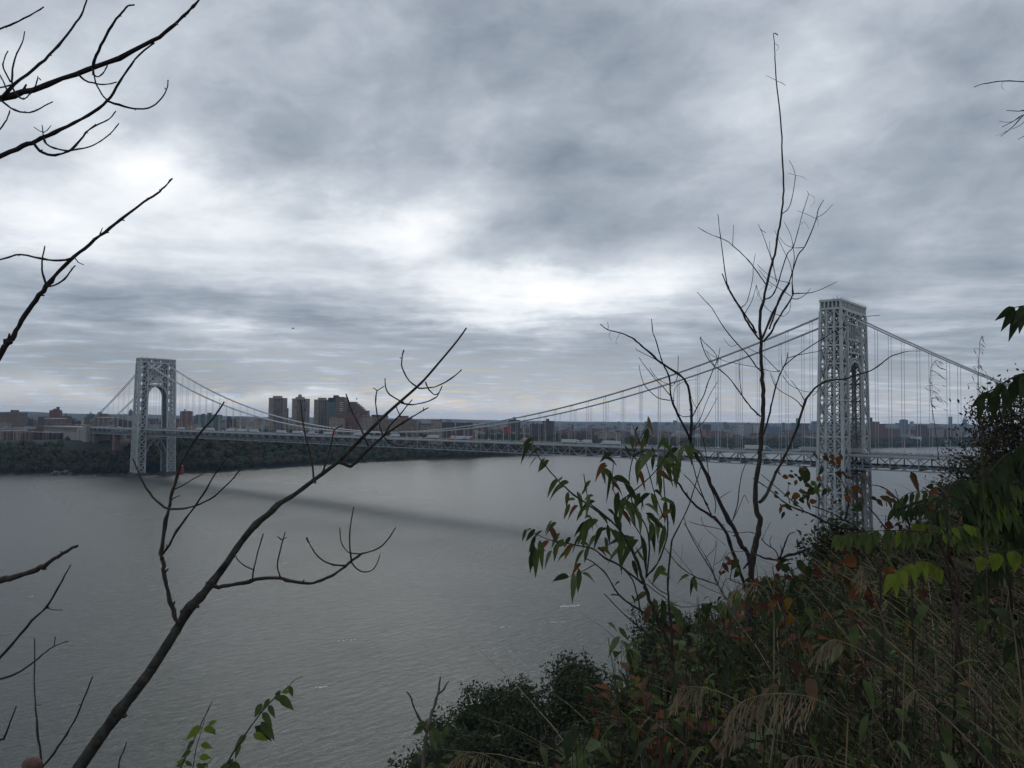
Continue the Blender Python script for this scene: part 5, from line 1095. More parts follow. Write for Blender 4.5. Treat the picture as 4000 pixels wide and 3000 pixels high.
limbs('branch', [([(330, 940), (290, 860), (230, 700), (200, 590), (170, 480)], 3, 1.6), ([(305, 870), (250, 790), (190, 710), (130, 650)], 2.6, 1.4), ([(355, 930), (360, 850), (320, 720), (300, 570), (280, 440), (250, 330), (246, 240)], 2, 1.3), ([(478, 990), (515, 880), (530, 760), (550, 640), (580, 570)], 2.2, 1.2), ([(475, 992), (505, 940), (545, 850), (568, 800), (600, 860)], 1.6, .8), ([(670, 1085), (600, 1065), (500, 1072), (380, 1040), (250, 1015), (170, 990)], 2, 1), ([(430, 1015), (380, 1000), (300, 940)], 1.4, 1), ([(390, 820), (470, 770)], 1.2, .8), ([(255, 960), (290, 1040), (430, 1160)], 1.2, .8)], OT, KT, d-.1, twigpu)
T = thing('bare_shrub', 'low spray of fine pale leafless twigs under the arching dark stems', 'shrub', plantbase(2870, 2480, 4.4))
mb = MB(); rooted(mb, (2890, 2450), 4.4, 5, twigp and 0)
for px, r0, r1 in (([(530, 1720), (480, 1600), (420, 1520), (380, 1450), (300, 1420), (200, 1380), (100, 1310), (0, 1190), (-60, 1130)], 5, 1.6), ([(380, 1450), (340, 1360), (290, 1280), (220, 1160), (160, 1050), (130, 950)], 3, 1.2), ([(360, 1420), (320, 1300), (250, 1180), (130, 1000)], 2.2, 1), ([(380, 1440), (400, 1330), (450, 1220), (560, 1205), (630, 1230)], 2, 1.), ([(290, 1280), (300, 1240), (355, 1180), (365, 1120)], 1.6, .9), ([(200, 1380), (160, 1320), (50, 1190)], 1.6, .9), ([(420, 1520), (300, 1470), (220, 1430), (100, 1380)], 1.8, 1), ([(400, 1500), (420, 1430), (450, 1400), (540, 1420)], 1.8, 1), ([(350, 1300), (400, 1270), (440, 1200)], 1.2, .8), ([(110, 1300), (125, 1150)], 1.1, .8), ([(340, 1360), (350, 1280), (370, 1140)], 1.3, .8), ([(230, 1180), (260, 1110)], 1, .7), ([(300, 1420), (330, 1370), (360, 1330)], 1.3, .8)): branch(mb, px, 4.4, 4.4+R.uniform(-.3, .3), r0, r1, org=OT, k=KT, sides=4)
mb.build('stem', twigp, T)
T = thing('dead_branch', 'broken dark dead branch reaching right toward the base of the near bridge tower', 'branch', plantbase(3040, 2300, 4.6)); limbs('bough', [([(560, 1330), (640, 1230), (700, 1252), (780, 1265), (820, 1260), (870, 1240), (950, 1215), (1040, 1185)], 3, 6), ([(820, 1260), (840, 1200), (860, 1150), (888, 1082), (932, 1068)], 4, 1.5), ([(815, 1255), (790, 1200), (720, 1150), (690, 1110)], 2.6, 1.4), ([(760, 1180), (750, 1130), (765, 1092)], 1.6, 1), ([(835, 1210), (830, 1160)], 1.8, 1), ([(690, 1130), (720, 1060), (760, 990)], 1.2, .7)], OT, KT, 4.6, twigpu)
# ---- leafy shrub with long drooping leaves, in front of the bridge
d = 3.5
T = thing('leafy_shrub', 'slender shrub with long drooping green leaves standing before the bridge deck', 'shrub', plantbase(2620, 2520, d))
ST = [([(1060, 1660), (1010, 1500), (985, 1450), (930, 1330), (900, 1260), (870, 1170), (850, 1110), (820, 1010), (790, 940)], 9, 6, 0), ([(790, 940), (720, 810), (640, 720), (560, 650), (500, 600), (480, 510), (465, 415)], 5, 1.6, 1), ([(640, 720), (540, 650), (400, 550), (330, 490), (280, 440), (230, 380), (180, 320), (150, 260), (130, 190)], 4, 1.4, 1), ([(850, 1130), (760, 1060), (680, 1000), (600, 960), (520, 900), (420, 880), (330, 860), (230, 840), (130, 790)], 5, 1.4, 1),
      ([(865, 1090), (940, 1000), (990, 880), (1010, 780), (1000, 650), (985, 500), (985, 380), (990, 250)], 4, 1.6, 1), ([(1040, 1560), (1030, 1400), (1015, 1250), (1010, 1100), (1030, 900), (1040, 840), (1100, 720), (1150, 610), (1190, 480), (1225, 370)], 5, 1.8, 0), ([(890, 1340), (830, 1300), (690, 1200), (620, 1080), (540, 1000), (470, 960)], 4.5, 2, 0), ([(910, 1480), (800, 1390), (700, 1300), (597, 1193)], 3.2, 1.8, 0), ([(835, 1310), (810, 1200), (780, 1100), (700, 1010)], 3.4, 2, 0), ([(870, 1080), (890, 900), (870, 760), (800, 650), (770, 560), (760, 430), (800, 250), (850, 150), (880, 90)], 3.6, 1.2, 1),
      ([(790, 940), (850, 860), (800, 760), (690, 600), (650, 480), (660, 330)], 3.4, 1.2, 1), ([(985, 700), (930, 560), (880, 380), (830, 220), (780, 100)], 2.6, 1.1, 1), ([(690, 1200), (640, 1200)], 3, 2, 0), ([(690, 600), (800, 520), (930, 400), (1000, 300), (1080, 220), (1140, 200)], 2.8, 1.2, 1), ([(540, 1000), (450, 1050), (380, 1080)], 2.4, 1.2, 1), ([(870, 1130), (960, 1200), (1100, 1280), (1240, 1260)], 2, 1, 0), ([(1010, 1200), (940, 1160), (880, 1100)], 2, 1.5, 0)]
mb = MB(); rooted(mb, (O9[0]+1060*K9, O9[1]+1660*K9), d, 9); leaves = []
rl_ = random.Random(5)
for i, (px, r0, r1, fl) in enumerate(ST):
    dd = d+((i*7) % 5-2)*.05; branch(mb, px, dd, dd+rl_.uniform(-.12, .12), r0, r1, org=O9, k=K9, sides=5)
mb.build('stem', twigm, T, smooth=True)
mb = MB()
LP = [(130, 195, 130), (150, 230, 150), (185, 290, 130), (240, 340, 110), (215, 345, 90), (160, 320, 90), (300, 460, 110), (330, 440, 60), (335, 520, 130), (370, 480, 130), (375, 620, 100), (410, 590, 80), (430, 630, 110), (460, 650, 90), (420, 540, 140), (500, 560, 120), (510, 480, 90), (490, 520, 70), (540, 620, 120), (590, 410, 140), (600, 320, 110), (640, 420, 150), (620, 370, 110), (650, 300, 120), (760, 320, 110), (690, 440, 110), (650, 460, 150), (700, 470, 140), (730, 490, 130), (690, 560, 150), (740, 600, 170), (770, 600, 150), (720, 650, 120), (800, 560, 130), (830, 540, 120), (860, 560, 120), (900, 560, 130), (860, 620, 130), (810, 680, 140), (830, 340, 160), (860, 300, 110), (800, 380, 130), (870, 260, 130), (900, 200, 110), (870, 180, 90), (880, 90, 60), (880, 130, 110), (770, 190, 90), (820, 110, 50), (920, 300, 170), (950, 330, 190), (970, 360, 170), (960, 230, 130), (1000, 380, 160), (930, 430, 150), (1020, 330, 150), (1060, 360, 170), (1090, 320, 170), (1080, 250, 150), (1120, 230, 150), (1040, 200, 110), (1000, 190, 90), (1150, 230, 110), (1130, 300, 130), (960, 600, 120), (920, 530, 110), (1030, 600, 140), (1040, 680, 130), (990, 760, 160), (900, 760, 150), (930, 740, 110), (880, 690, 110), (470, 730, 150), (500, 720, 170), (530, 740, 190), (560, 720, 150), (590, 760, 140), (640, 790, 170), (660, 700, 120), (700, 740, 110), (720, 800, 130), (780, 840, 200), (830, 850, 180), (700, 870, 160), (740, 900, 170), (800, 920, 170), (600, 830, 100), (570, 900, 120), (620, 760, 110), (260, 730, 100), (290, 760, 110), (240, 780, 130), (200, 800, 120), (150, 790, 120), (130, 780, 90), (90, 780, 80), (180, 860, 130), (240, 850, 120), (220, 920, 120), (160, 930, 140), (110, 920, 120), (260, 940, 120), (290, 870, 110), (340, 860, 110), (360, 900, 120), (310, 800, 110), (380, 830, 90), (400, 900, 110), (440, 880, 120), (470, 930, 130), (500, 890, 110), (430, 1060, 170), (400, 1090, 150), (370, 1090, 150), (450, 1080, 130), (360, 950, 90), (780, 1000, 110), (860, 980, 70), (700, 1130, 60), (770, 1210, 80), (980, 1010, 140), (1000, 1060, 140), (1150, 1080, 120), (1170, 1090, 110), (1190, 1080, 110), (950, 1080, 120), (880, 1190, 130), (920, 1230, 140), (970, 1260, 150), (900, 1270, 130), (1030, 1280, 150), (1050, 1290, 140), (1080, 1300, 110), (930, 1330, 100), (990, 1320, 120), (1300, 1270, 130), (1330, 1280, 120), (1290, 1280, 100), (620, 1390, 80), (690, 1430, 110), (700, 1500, 140), (740, 1560, 170), (450, 1010, 110), (550, 930, 130), (500, 690, 120), (560, 680, 110)]
LP = LP+[(u+rl_.gauss(0, 34), v+rl_.gauss(0, 30), ln*rl_.uniform(.7, 1.05)) for i, (u, v, ln) in enumerate(LP) if v < 960 and (i % 2 == 0 if u > 560 else i % 4 == 0)]
for i, (u, v, ln) in enumerate(LP):
    p = P(O9[0]+u*K9, O9[1]+v*K9-rl_.uniform(0, .25)*ln*K9, d+rl_.uniform(-.28, .28)); left = u < 560 or rl_.random() < .35
    a = math.radians(rl_.gauss(226 if left else 304, 36)); q = (u < 320 and v > 700) or rl_.random() < .25
    if rl_.random() < .10: a = math.radians(rl_.choice((160, 190, 20, -10)))
    dr = RT*math.cos(a)+UP*math.sin(a)+FW*rl_.uniform(-.5, .5); up = UP*.5-FW*rl_.uniform(.2, 1)+RT*rl_.uniform(-.8, .8)
    mm = rl_.choices((iG, iD, iP, iO, iYe, iB), (46, 26, 19, 4, 2, 3))[0]
    leaf(mb, p, dr, up, ln*K9*d/FPX*.86, ln*K9*d/FPX*.30, mm, rl_.uniform(.2, .9), rl_.uniform(.2, .8), 6, rl_, .75)
mb.build('foliage', LEAF, T, smooth=True)
# ---- vine with round reddening leaves
OV = (3000, 1700); KV = .4521; d = 3.3
def vine(lab, stems, leaves, base, d):
    T = thing('vine', lab, 'vine', plantbase(*base, d)); mb = MB()
    q = stems[0][0][0]; rooted(mb, (OV[0]+q[0]*KV, OV[1]+q[1]*KV), d, 4)
    for px, r0, r1 in stems: branch(mb, px, d, d+R.uniform(-.1, .1), r0, r1, org=OV, k=KV, sides=5)
    mb.build('stem', twigm, T, smooth=True); mb = MB()
    leaves = leaves+[(u+R.gauss(0, 38), v+R.gauss(0, 34), ln*R.uniform(.5, .9), R.choice((m, iD, iG, iB))) for (u, v, ln, m) in leaves]
    for (u, v, ln, m) in leaves:
        p = P(OV[0]+u*KV, OV[1]+v*KV, d+R.uniform(-.15, .15)); a = R.uniform(0, 6.28) if m != iB else math.radians(R.uniform(-60, -10))
        dr = RT*math.cos(a)+UP*math.sin(a)+FW*R.uniform(-.4, .4); up = UP*.3-FW+RT*R.uniform(-.6, .6); l = ln*KV*d/FPX*.9
        leaf(mb, p-dr.normalized()*l*.5, dr, up, l, l*(R.uniform(.5, .8) if m in (iD, iG, iR, iO) else .5), m, R.uniform(0, .6), R.uniform(.1, .9), 5, R, .8)
    mb.build('foliage', LEAF, T, smooth=True)
vine('vine arm with clustered olive, orange and red leaves crossing the near bridge tower', [([(960, 1000), (860, 880), (760, 815), (640, 800), (520, 760), (430, 710), (340, 670), (230, 630), (130, 570), (60, 510), (0, 460), (-130, 370)], 6, 1.8), ([(800, 830), (740, 780), (650, 730), (560, 680), (440, 630), (380, 610)], 4, 2), ([(300, 640), (200, 560), (130, 500), (0, 390), (-60, 340)], 2.5, 1.2), ([(440, 630), (430, 500), (340, 420), (300, 330)], 2.5, 1.2), ([(190, 590), (170, 500), (185, 410)], 1.8, 1), ([(660, 740), (700, 560), (640, 400), (560, 200)], 3, 1.2), ([(700, 560), (800, 420), (820, 340)], 2, 1.2)],
     [(150, 360, 70, iO), (200, 355, 75, iB), (240, 410, 60, iO), (270, 365, 90, iD), (330, 350, 130, iD), (300, 300, 90, iB), (450, 300, 85, iD), (440, 370, 70, iO), (160, 500, 75, iG), (230, 520, 85, iO), (300, 490, 85, iB), (240, 580, 65, iG), (330, 540, 115, iD), (390, 570, 85, iO), (110, 640, 65, iO), (180, 610, 90, iD), (300, 650, 65, iR), (580, 575, 60, iG), (610, 310, 100, iR), (550, 190, 80, iO), (600, 225, 95, iO), (500, 200, 90, iB), (820, 330, 105, iYe), (770, 460, 120, iO), (690, 550, 85, iO), (760, 630, 130, iD), (400, 420, 85, iP), (70, 530, 60, iB), (380, 480, 100, iD), (130, 600, 60, iO), (440, 430, 80, iD), (650, 330, 80, iB), (730, 500, 100, iB), (360, 420, 110, iD), (290, 560, 80, iD), (480, 480, 70, iD), (800, 560, 90, iD), (560, 240, 80, iB)], (3420, 2160), d)
vine('vine with a few curled red brown leaves right of the near bridge tower', [([(1240, 900), (1200, 700), (1130, 570), (1040, 480), (960, 440), (880, 430)], 4, 1.5), ([(1130, 570), (1110, 500), (1095, 465)], 2, 1), ([(1450, 620), (1400, 500), (1340, 450)], 2.4, 1.4), ([(1100, 900), (1010, 800), (940, 700), (860, 620)], 4, 2), ([(1010, 800), (1020, 690)], 1.6, 1)], [(1270, 395, 175, iB), (1060, 500, 100, iB), (1040, 565, 130, iB), (1050, 775, 105, iR), (1140, 790, 65, iR), (1420, 480, 110, iO), (1420, 620, 90, iO), (1000, 540, 90, iB)], (3540, 2120), 3.2)
vine('vine with round red and olive leaves over the water left of the tower foot', [([(120, 1400), (60, 1250), (40, 1130)], 3, 1.5), ([(130, 1350), (170, 1200), (280, 1130)], 2.4, 1.2), ([(-330, 1250), (-300, 1100)], 2, 1.2), ([(120, 1400), (-100, 1330), (-330, 1250)], 3, 2)], [(285, 1120, 125, iD), (90, 1130, 85, iR), (150, 1140, 125, iD), (265, 1235, 110, iD), (80, 1220, 90, iR), (180, 1230, 65, iR), (-330, 1080, 110, iR), (-290, 1100, 110, iD), (-270, 1190, 90, iD), (-390, 1180, 60, iR), (-130, 1270, 130, iO), (60, 1270, 60, iB), (-60, 1460, 140, iR), (100, 1400, 120, iR), (-120, 1350, 90, iD), (30, 1450, 100, iO), (-160, 1420, 90, iD)], (3060, 2440), 3.1)
vine('vine with orange and crimson leaves tangled below the near bridge tower', [([(980, 1500), (850, 1300), (720, 1150), (540, 1100)], 4, 1.6), ([(720, 1150), (680, 1050), (650, 1000)], 2, 1)], [(530, 1110, 70, iYe), (450, 1180, 135, iR), (700, 1090, 150, iO), (740, 1070, 120, iR), (650, 1010, 85, iR), (850, 1030, 60, iR), (570, 1160, 70, iB), (930, 950, 60, iO), (1100, 940, 70, iO), (1060, 1160, 110, iO), (740, 1370, 130, iO), (850, 1340, 110, iO), (760, 1210, 60, iO), (1200, 1270, 90, iR), (1340, 1370, 110, iR), (970, 1090, 70, iO), (620, 1240, 80, iB), (1210, 1390, 60, iR), (960, 1470, 90, iO), (500, 1560, 90, iO), (700, 1540, 100, iO), (540, 1450, 80, iD), (620, 1420, 90, iD), (830, 1220, 70, iB)], (3440, 2380), 3.4)
# ---- sumac
def frond(T, rach, n, ln, wd, mats, d, d2=None, org=OV, k=KV, hang=.75, spread=.5, tip=True):
    d2 = d2 or d; mb = MB(); pts = branch(mb, rach, d, d2, 2.6, 1., 0, org=org, k=k, sides=5); mb0 = len(mb.f); rd = random.Random(int(rach[0][0]*7+rach[0][1]))
    sc = k*d/FPX; N = len(pts)
    for i in range(n):
        t = .12+.86*i/(n-1); j = min(N-2, int(t*(N-1))); p = lerp(pts[j], pts[j+1], t*(N-1)-j); ax = (pts[j+1]-pts[j]).normalized()
        sd = ax.cross(Vector((0, 0, 1))).normalized()
        for s in (-1, 1):
            dr = sd*s*spread+Vector((0, 0, -hang))+ax*rd.uniform(.15, .4)+FW*rd.uniform(-.15, .15); l = ln*sc*(1-.35*abs(t-.45))*rd.uniform(.85, 1.12)
            leaf(mb, p, dr, sd*s*.4-FW*.7+Vector((0, 0, .5)), l, wd*sc*rd.uniform(.85, 1.1), 1+rd.choice(mats), rd.uniform(.05, .3), .3, 5, rd, .62)
    if tip: leaf(mb, pts[-1], (pts[-1]-pts[-2]).normalized()+Vector((0, 0, -.5)), Vector((0, 0, 1))-FW, ln*sc*.8, wd*sc, 1+mats[0], .3, .2, 5, rd, .62)
    return mb.build('frond', [redstem]+LEAF, T, smooth=True)
def sumac(lab, stems, base, d):
    T = thing('sumac', lab, 'plant', plantbase(*base, d)); mb = MB(); q = stems[0][0][0]; rooted(mb, (OV[0]+q[0]*KV, OV[1]+q[1]*KV), d, 6)
    for px, r0, r1 in stems: branch(mb, px, d, d, r0, r1, org=OV, k=KV, sides=6)
    mb.build('stem', redstem, T, smooth=True); return T
d = 3.4
T = sumac('dark green sumac with feathery arching fronds on red stems', [([(1640, 1400), (1640, 1240), (1570, 1050), (1550, 880), (1545, 700), (1555, 540), (1580, 430)], 7, 3), ([(1580, 1100), (1480, 950), (1430, 830), (1420, 680), (1440, 600)], 5, 2.5), ([(1560, 960), (1480, 900), (1430, 870)], 3, 2)], (3740, 2380), d)
frond(T, [(1540, 540), (1430, 490), (1300, 485), (1200, 510), (1130, 560)], 8, 150, 42, (iD, iG), d, d+.1); frond(T, [(1550, 580), (1450, 540), (1330, 560), (1200, 600), (1100, 640)], 8, 150, 48, (iD,), d-.1, d-.2); frond(T, [(1580, 440), (1620, 395), (1690, 385), (1760, 410)], 6, 170, 48, (iG, iD), d, d+.1); frond(T, [(1570, 470), (1680, 450), (1800, 500), (1880, 600)], 8, 190, 55, (iD, iG), d+.1); frond(T, [(1560, 520), (1640, 540), (1720, 620), (1760, 740)], 7, 190, 55, (iD,), d-.1); frond(T, [(1430, 650), (1380, 600), (1300, 600), (1230, 640)], 6, 150, 45, (iD,), d-.2)
frond(T, [(1550, 640), (1480, 660), (1430, 740), (1410, 840)], 6, 170, 50, (iD, iG), d-.15)
T = sumac('bright green sumac frond row hanging leaflets before the tower foot', [([(1600, 1420), (1560, 1150), (1500, 950), (1460, 850)], 5, 2.5)], (3720, 2420), 3.1)
frond(T, [(1480, 850), (1300, 830), (1100, 822), (900, 828), (740, 838), (630, 865)], 9, 165, 74, (iG, iG, iY), 3.1, 2.95, hang=1., spread=.25); frond(T, [(1500, 900), (1480, 800), (1400, 760), (1300, 770)], 6, 110, 60, (iY, iG), 3.15, 3.2); frond(T, [(1500, 860), (1600, 790), (1700, 770), (1780, 800)], 6, 120, 60, (iY, iG), 3.2)
T = sumac('yellow green sumac leaf glowing above the dark grass', [([(1640, 1480), (1560, 1250), (1450, 1120), (1350, 1075)], 4, 2)], (3740, 2440), 2.7)
frond(T, [(1380, 1078), (1290, 1088), (1210, 1115), (1140, 1165), (1085, 1200)], 4, 225, 78, (iY,), 2.7, 2.6, hang=1., spread=.42); frond(T, [(1370, 1080), (1420, 1095), (1470, 1150)], 3, 150, 70, (iY,), 2.72, 2.7, hang=1, spread=.3, tip=False)
T = sumac('sumac with rounded olive yellow leaflets at the right edge', [([(2420, 1600), (2400, 1250), (2350, 1020)], 5, 3)], (4080, 2300), 3.)
frond(T, [(2400, 1000), (2250, 990), (2080, 1000), (1960, 1020), (1850, 1050)], 4, 165, 104, (iY,), 3.0, 2.9, hang=1., spread=.12, tip=False)
T = sumac('broad green sumac filling the right side under the brushy slope', [([(2100, 1500), (2080, 1200), (2000, 900), (1980, 740)], 6, 3), ([(2350, 1500), (2320, 1000), (2230, 500), (2180, 150)], 7, 3)], (3950, 2380), 3.6)
for rc, l, m in (([(2050, 480), (1960, 430), (1860, 470), (1780, 560)], 190, (iG, iG, iY)), ([(2120, 620), (2060, 540), (1960, 560), (1870, 660)], 200, (iG, iY)), ([(1800, 900), (1740, 800), (1650, 780), (1560, 830)], 170, (iG, iY, iY)), ([(2200, 760), (2120, 660), (2020, 650), (1930, 720)], 200, (iG,)), ([(1990, 760), (1880, 720), (1780, 760), (1700, 850)], 230, (iG,)), ([(1990, 750), (2080, 700), (2170, 760), (2230, 880)], 240, (iG, iD)), ([(1985, 740), (1960, 640), (1880, 590), (1790, 620)], 210, (iD, iG)), ([(2230, 480), (2120, 420), (2000, 440), (1920, 540)], 220, (iG, iD)), ([(2200, 200), (2100, 150), (2000, 220), (1900, 340)], 300, (iD, iD)), ([(2190, 160), (2230, 40), (2300, 20)], 260, (iD,)), ([(2250, 600), (2330, 520), (2420, 560)], 230, (iD, iG)), ([(2080, 1150), (2000, 1100), (1900, 1150), (1830, 1250)], 200, (iD,)), ([(2300, 900), (2180, 850), (2080, 900), (2000, 1000)], 220, (iD, iG))): frond(T, rc, 7, l, 64, m, 3.6, 3.5, hang=.9, spread=.45)
OR = (3400, 1100); KR = .482
T = thing('sumac', 'dark drooping sumac leaf against the sky at the upper right edge', 'plant', plantbase(4200, 2300, 2.6)); mb = MB()
branch(mb, [(2000, 3000), (1900, 1500), (1700, 500), (1500, 230), (1300, 195), (1160, 212)], 2.6, 2.5, 7, 1.6, org=OR, k=KR); rooted(mb, (OR[0]+2000*KR, OR[1]+3000*KR), 2.6, 7); mb.build('stem', redstem, T, smooth=True)
def tips(T, ls, d, w_):
    mb = MB()
    for a, b, w in ls:
        p = P(OR[0]+a[0]*KR, OR[1]+a[1]*KR, d); q = P(OR[0]+b[0]*KR, OR[1]+b[1]*KR, d+R.uniform(-.1, .1)); leaf(mb, p, q-p, -FW+UP*.3+RT*R.uniform(-.5, .5), (q-p).length, w*KR*d/FPX, iD, .08, .3, 6, R, .62)
    mb.build('frond', LEAF, T, smooth=True)
tips(T, [((1165, 205), (1003, 305), 62), ((1170, 212), (1053, 390), 78), ((1215, 215), (1117, 470), 76), ((1250, 215), (1203, 405), 70), ((1290, 200), (1290, 420), 80), ((1244, 200), (1150, 330), 70), ((1300, 200), (1370, 400), 80)], 2.5, 1)
T = thing('sumac', 'large leafed dark sumac hanging from the right edge over the bridge cable end', 'plant', plantbase(4200, 2400, 2.4)); mb = MB()
branch(mb, [(1900, 3000), (1800, 1500), (1600, 800), (1400, 720), (1244, 755), (1130, 790), (1000, 870), (880, 935)], 2.4, 2.3, 7, 1.8, org=OR, k=KR); rooted(mb, (OR[0]+1900*KR, OR[1]+3000*KR), 2.4, 7); mb.build('stem', redstem, T, smooth=True)
tips(T, [((960, 890), (805, 1018), 60), ((900, 920), (872, 1145), 70), ((1000, 880), (992, 1115), 100), ((1085, 830), (1072, 1105), 105), ((1180, 790), (1128, 1010), 90), ((1240, 760), (1205, 960), 100), ((1300, 740), (1290, 1000), 110), ((1080, 830), (960, 930), 70), ((1240, 740), (1190, 830), 120), ((1350, 720), (1380, 960), 110)], 2.3, 1)
# ---- twigs of another bare tree at the top right edge
OU = (3600, 200); KU = .7233
T = thing('bare_tree', 'bare tree beyond the right edge with only fine twig ends in view', 'tree', plantbase(4500, 2300, 5.)); mb = MB(); b0 = Vector(T.location)
tp = P(4450, 400, 5.2); mb.tube(smooth([b0-Vector((0, 0, .1)), lerp(b0, tp, .5)+RT*.1, tp, P(4400, -100, 5.3)], 4), [.07-.004*i for i in range(13)], 8); mb.build('trunk', barkm, T, smooth=True)
limbs('branch', [([(1150, 260), (850, 190), (640, 170), (553, 165), (440, 160), (330, 177), (283, 194)], 4, 1.2), ([(440, 160), (432, 190), (448, 212)], .8, .5)], OU, KU, 5.2, twigpu)
limbs('branch', [([(1150, 320), (850, 330), (700, 326), (553, 320), (530, 323), (458, 320)], 4, 1), ([(850, 330), (700, 300), (553, 343), (500, 375), (433, 410)], 3, 1), ([(553, 343), (500, 400), (455, 440), (425, 460)], 2, .9), ([(530, 358), (480, 383), (420, 379)], 1.4, .7), ([(600, 330), (540, 395), (488, 420)], 1.6, .7), ([(700, 380), (600, 430), (540, 465), (519, 476)], 2, .8), ([(460, 430), (430, 448), (400, 456)], 1, .5)], OU, KU, 5.3, twigpu)
# ---- seed stalks
def stalk(lab, px, seeds, d, org, k, r=2.2, base=None, sl=60, ang=-28, m=None, cat='grass stalk', hang=False, n=None):
    q0 = (org[0]+px[0][0]*k, org[1]+px[0][1]*k); T = thing('grass_stalk', lab, cat, plantbase(*q0, d)); mb = MB(); rooted(mb, q0, d, r); pts = branch(mb, px, d, d, r, .8, org=org, k=k, sides=4, knots=.05); mb.build('stem', m or drygrass, T)
    mb = MB()
    for (u, v) in seeds:
        a = math.radians(ang+R.gauss(0, 14)); l = sl*R.uniform(.7, 1.25)*k*d/FPX; dr = RT*math.cos(a)+UP*math.sin(a)+FW*R.uniform(-.3, .3); s0 = P(org[0]+u*k, org[1]+v*k, d+R.uniform(-.04, .04)); leaf(mb, s0, dr, UP-FW, l, l*.17, 0, .1, .4, 3)
        nb_ = min(pts, key=lambda c: (c-s0).length+max(0., (s0-c).dot(UP))*.5); mb.tube([nb_, lerp(nb_, s0, .5)+UP*.004, s0], [.0006, .0005, .0004], 3)
    mb.build('seed_head', m or drygrass, T); return T
brownseed = mat('seed_brown', (.10, .06, .05), .8, .3, 20, color2=(.05, .03, .028))
stalk('thin brown oat-like grass stalk with drooping seeds before the side span', [(640, 1900), (610, 1700), (580, 1600), (550, 1400), (520, 1150), (490, 950), (485, 800), (490, 700), (520, 650)], [(545, 640), (550, 650), (535, 670), (545, 685), (555, 700), (515, 730), (530, 735), (540, 740), (575, 770), (570, 842), (540, 870), (520, 920), (540, 925), (560, 945), (585, 960), (530, 950), (470, 800), (495, 880), (485, 990), (440, 862), (585, 1030), (490, 1000)], 2.6, OR, KR, 2., m=brownseed)
stalk('second fine grass stalk with reddish seeds close to the dark sumac leaves', [(930, 1900), (905, 1500), (900, 1150), (880, 900), (875, 700), (885, 550), (890, 470), (920, 440)], [(900, 438), (900, 470), (890, 500), (895, 530), (900, 560), (835, 545), (865, 610), (870, 650), (880, 665), (890, 690), (920, 720), (960, 765), (830, 690), (860, 670), (900, 740), (820, 760), (785, 830), (855, 860), (865, 820)], 2.6, OR, KR, 1.6, ang=-55, m=brownseed)
def dots(lab, stems, pts, d, org, k):
    q0 = stems[0][0]; T = thing('dried_flower', lab, 'flower stalk', plantbase(org[0]+q0[0]*k, org[1]+q0[1]*k, d)); mb = MB(); rooted(mb, (org[0]+q0[0]*k, org[1]+q0[1]*k), d, 2)
    for px in stems: branch(mb, px, d, d, 1.8, .8, org=org, k=k, sides=4)
    mb.build('stem', twigm, T); mb = MB()
    for u, v in pts: rock(mb, P(org[0]+u*k, org[1]+v*k, d+R.uniform(-.05, .05)), 8*k*d/FPX, R)
    mb.build('flower_head', twigpu, T)
dots('dried dark flower heads on wiry stems in front of the far riverbank', [[(900, 1500), (800, 1420), (740, 1330), (700, 1260), (690, 1180)], [(880, 1450), (840, 1350), (760, 1280), (690, 1240)], [(740, 1330), (650, 1280), (640, 1180)], [(800, 1420), (700, 1400), (620, 1350), (590, 1320)]], [(690, 1180), (675, 1200), (640, 1195), (700, 1240), (650, 1265), (590, 1325), (620, 1355), (690, 1365), (730, 1330), (740, 1345), (760, 1330), (745, 1370), (800, 1220), (770, 1210), (790, 1330), (720, 1300), (760, 1360), (735, 1390), (640, 1370), (680, 1390)], 4.5, OR, KR)
OG = (3100, 2200); KG = .4823; OH = (2300, 2200)
plumem = mat('plume_straw', (.29, .235, .145), .85, .3, 12, color2=(.13, .10, .065), transl=.2)
def plume(lab, px, seg, n, sl, d, org, k, m=None, r=2.4):
    """arching grass stem whose end carries hanging spikelets; seg: how much of the stem end carries them"""
    q0 = (org[0]+px[0][0]*k, org[1]+px[0][1]*k); T = thing('grass_stalk', lab, 'grass stalk', plantbase(*q0, d)); mb = MB(); rooted(mb, q0, d, r); pts = branch(mb, px, d, d-.1, r, .8, org=org, k=k, sides=4, knots=.05); mb.build('stem', m or plumem, T); mb = MB(); N = len(pts); n = int(n*.7); sc = k*d/FPX
    for i in range(n):
        t = 1-seg*R.random(); j = min(N-2, int(t*(N-1))); p = lerp(pts[j], pts[j+1], t*(N-1)-j); l = sl*sc*R.uniform(.5, 1.1)
        dr = -UP*R.uniform(.6, 1.)-RT*R.uniform(.0, .7)+FW*R.uniform(-.3, .3); e = p+dr.normalized()*l
        mb.tube([p, lerp(p, e, .4)-UP*l*.05, e], [.0007, .0006, .0005], 3); nn = 3
        for q in range(nn):
            s = lerp(p, e, .3+.3*q); leaf(mb, s, (e-p)+RT*R.uniform(-.25, .25)*l, -FW, l*R.uniform(.28, .42), l*.045+.0008, 0, .15, .3, 3)
    mb.build('seed_head', m or plumem, T)
plume('long straight straw stem ending in a nodding plume over the dark grass', [(1700, 1750), (1620, 1659), (1330, 1350), (1000, 1050), (700, 800), (520, 690), (430, 650), (340, 620), (270, 640), (230, 690)], .30, 60, 150, 1.5, OG, KG, r=3.6)
plume('upper long straw stem running down to the right corner', [(1990, 1660), (1866, 1540), (1600, 1210), (1400, 960), (1200, 760), (1000, 560), (860, 440), (790, 370), (740, 300)], .12, 8, 60, 1.5, OG, KG, r=3.4)
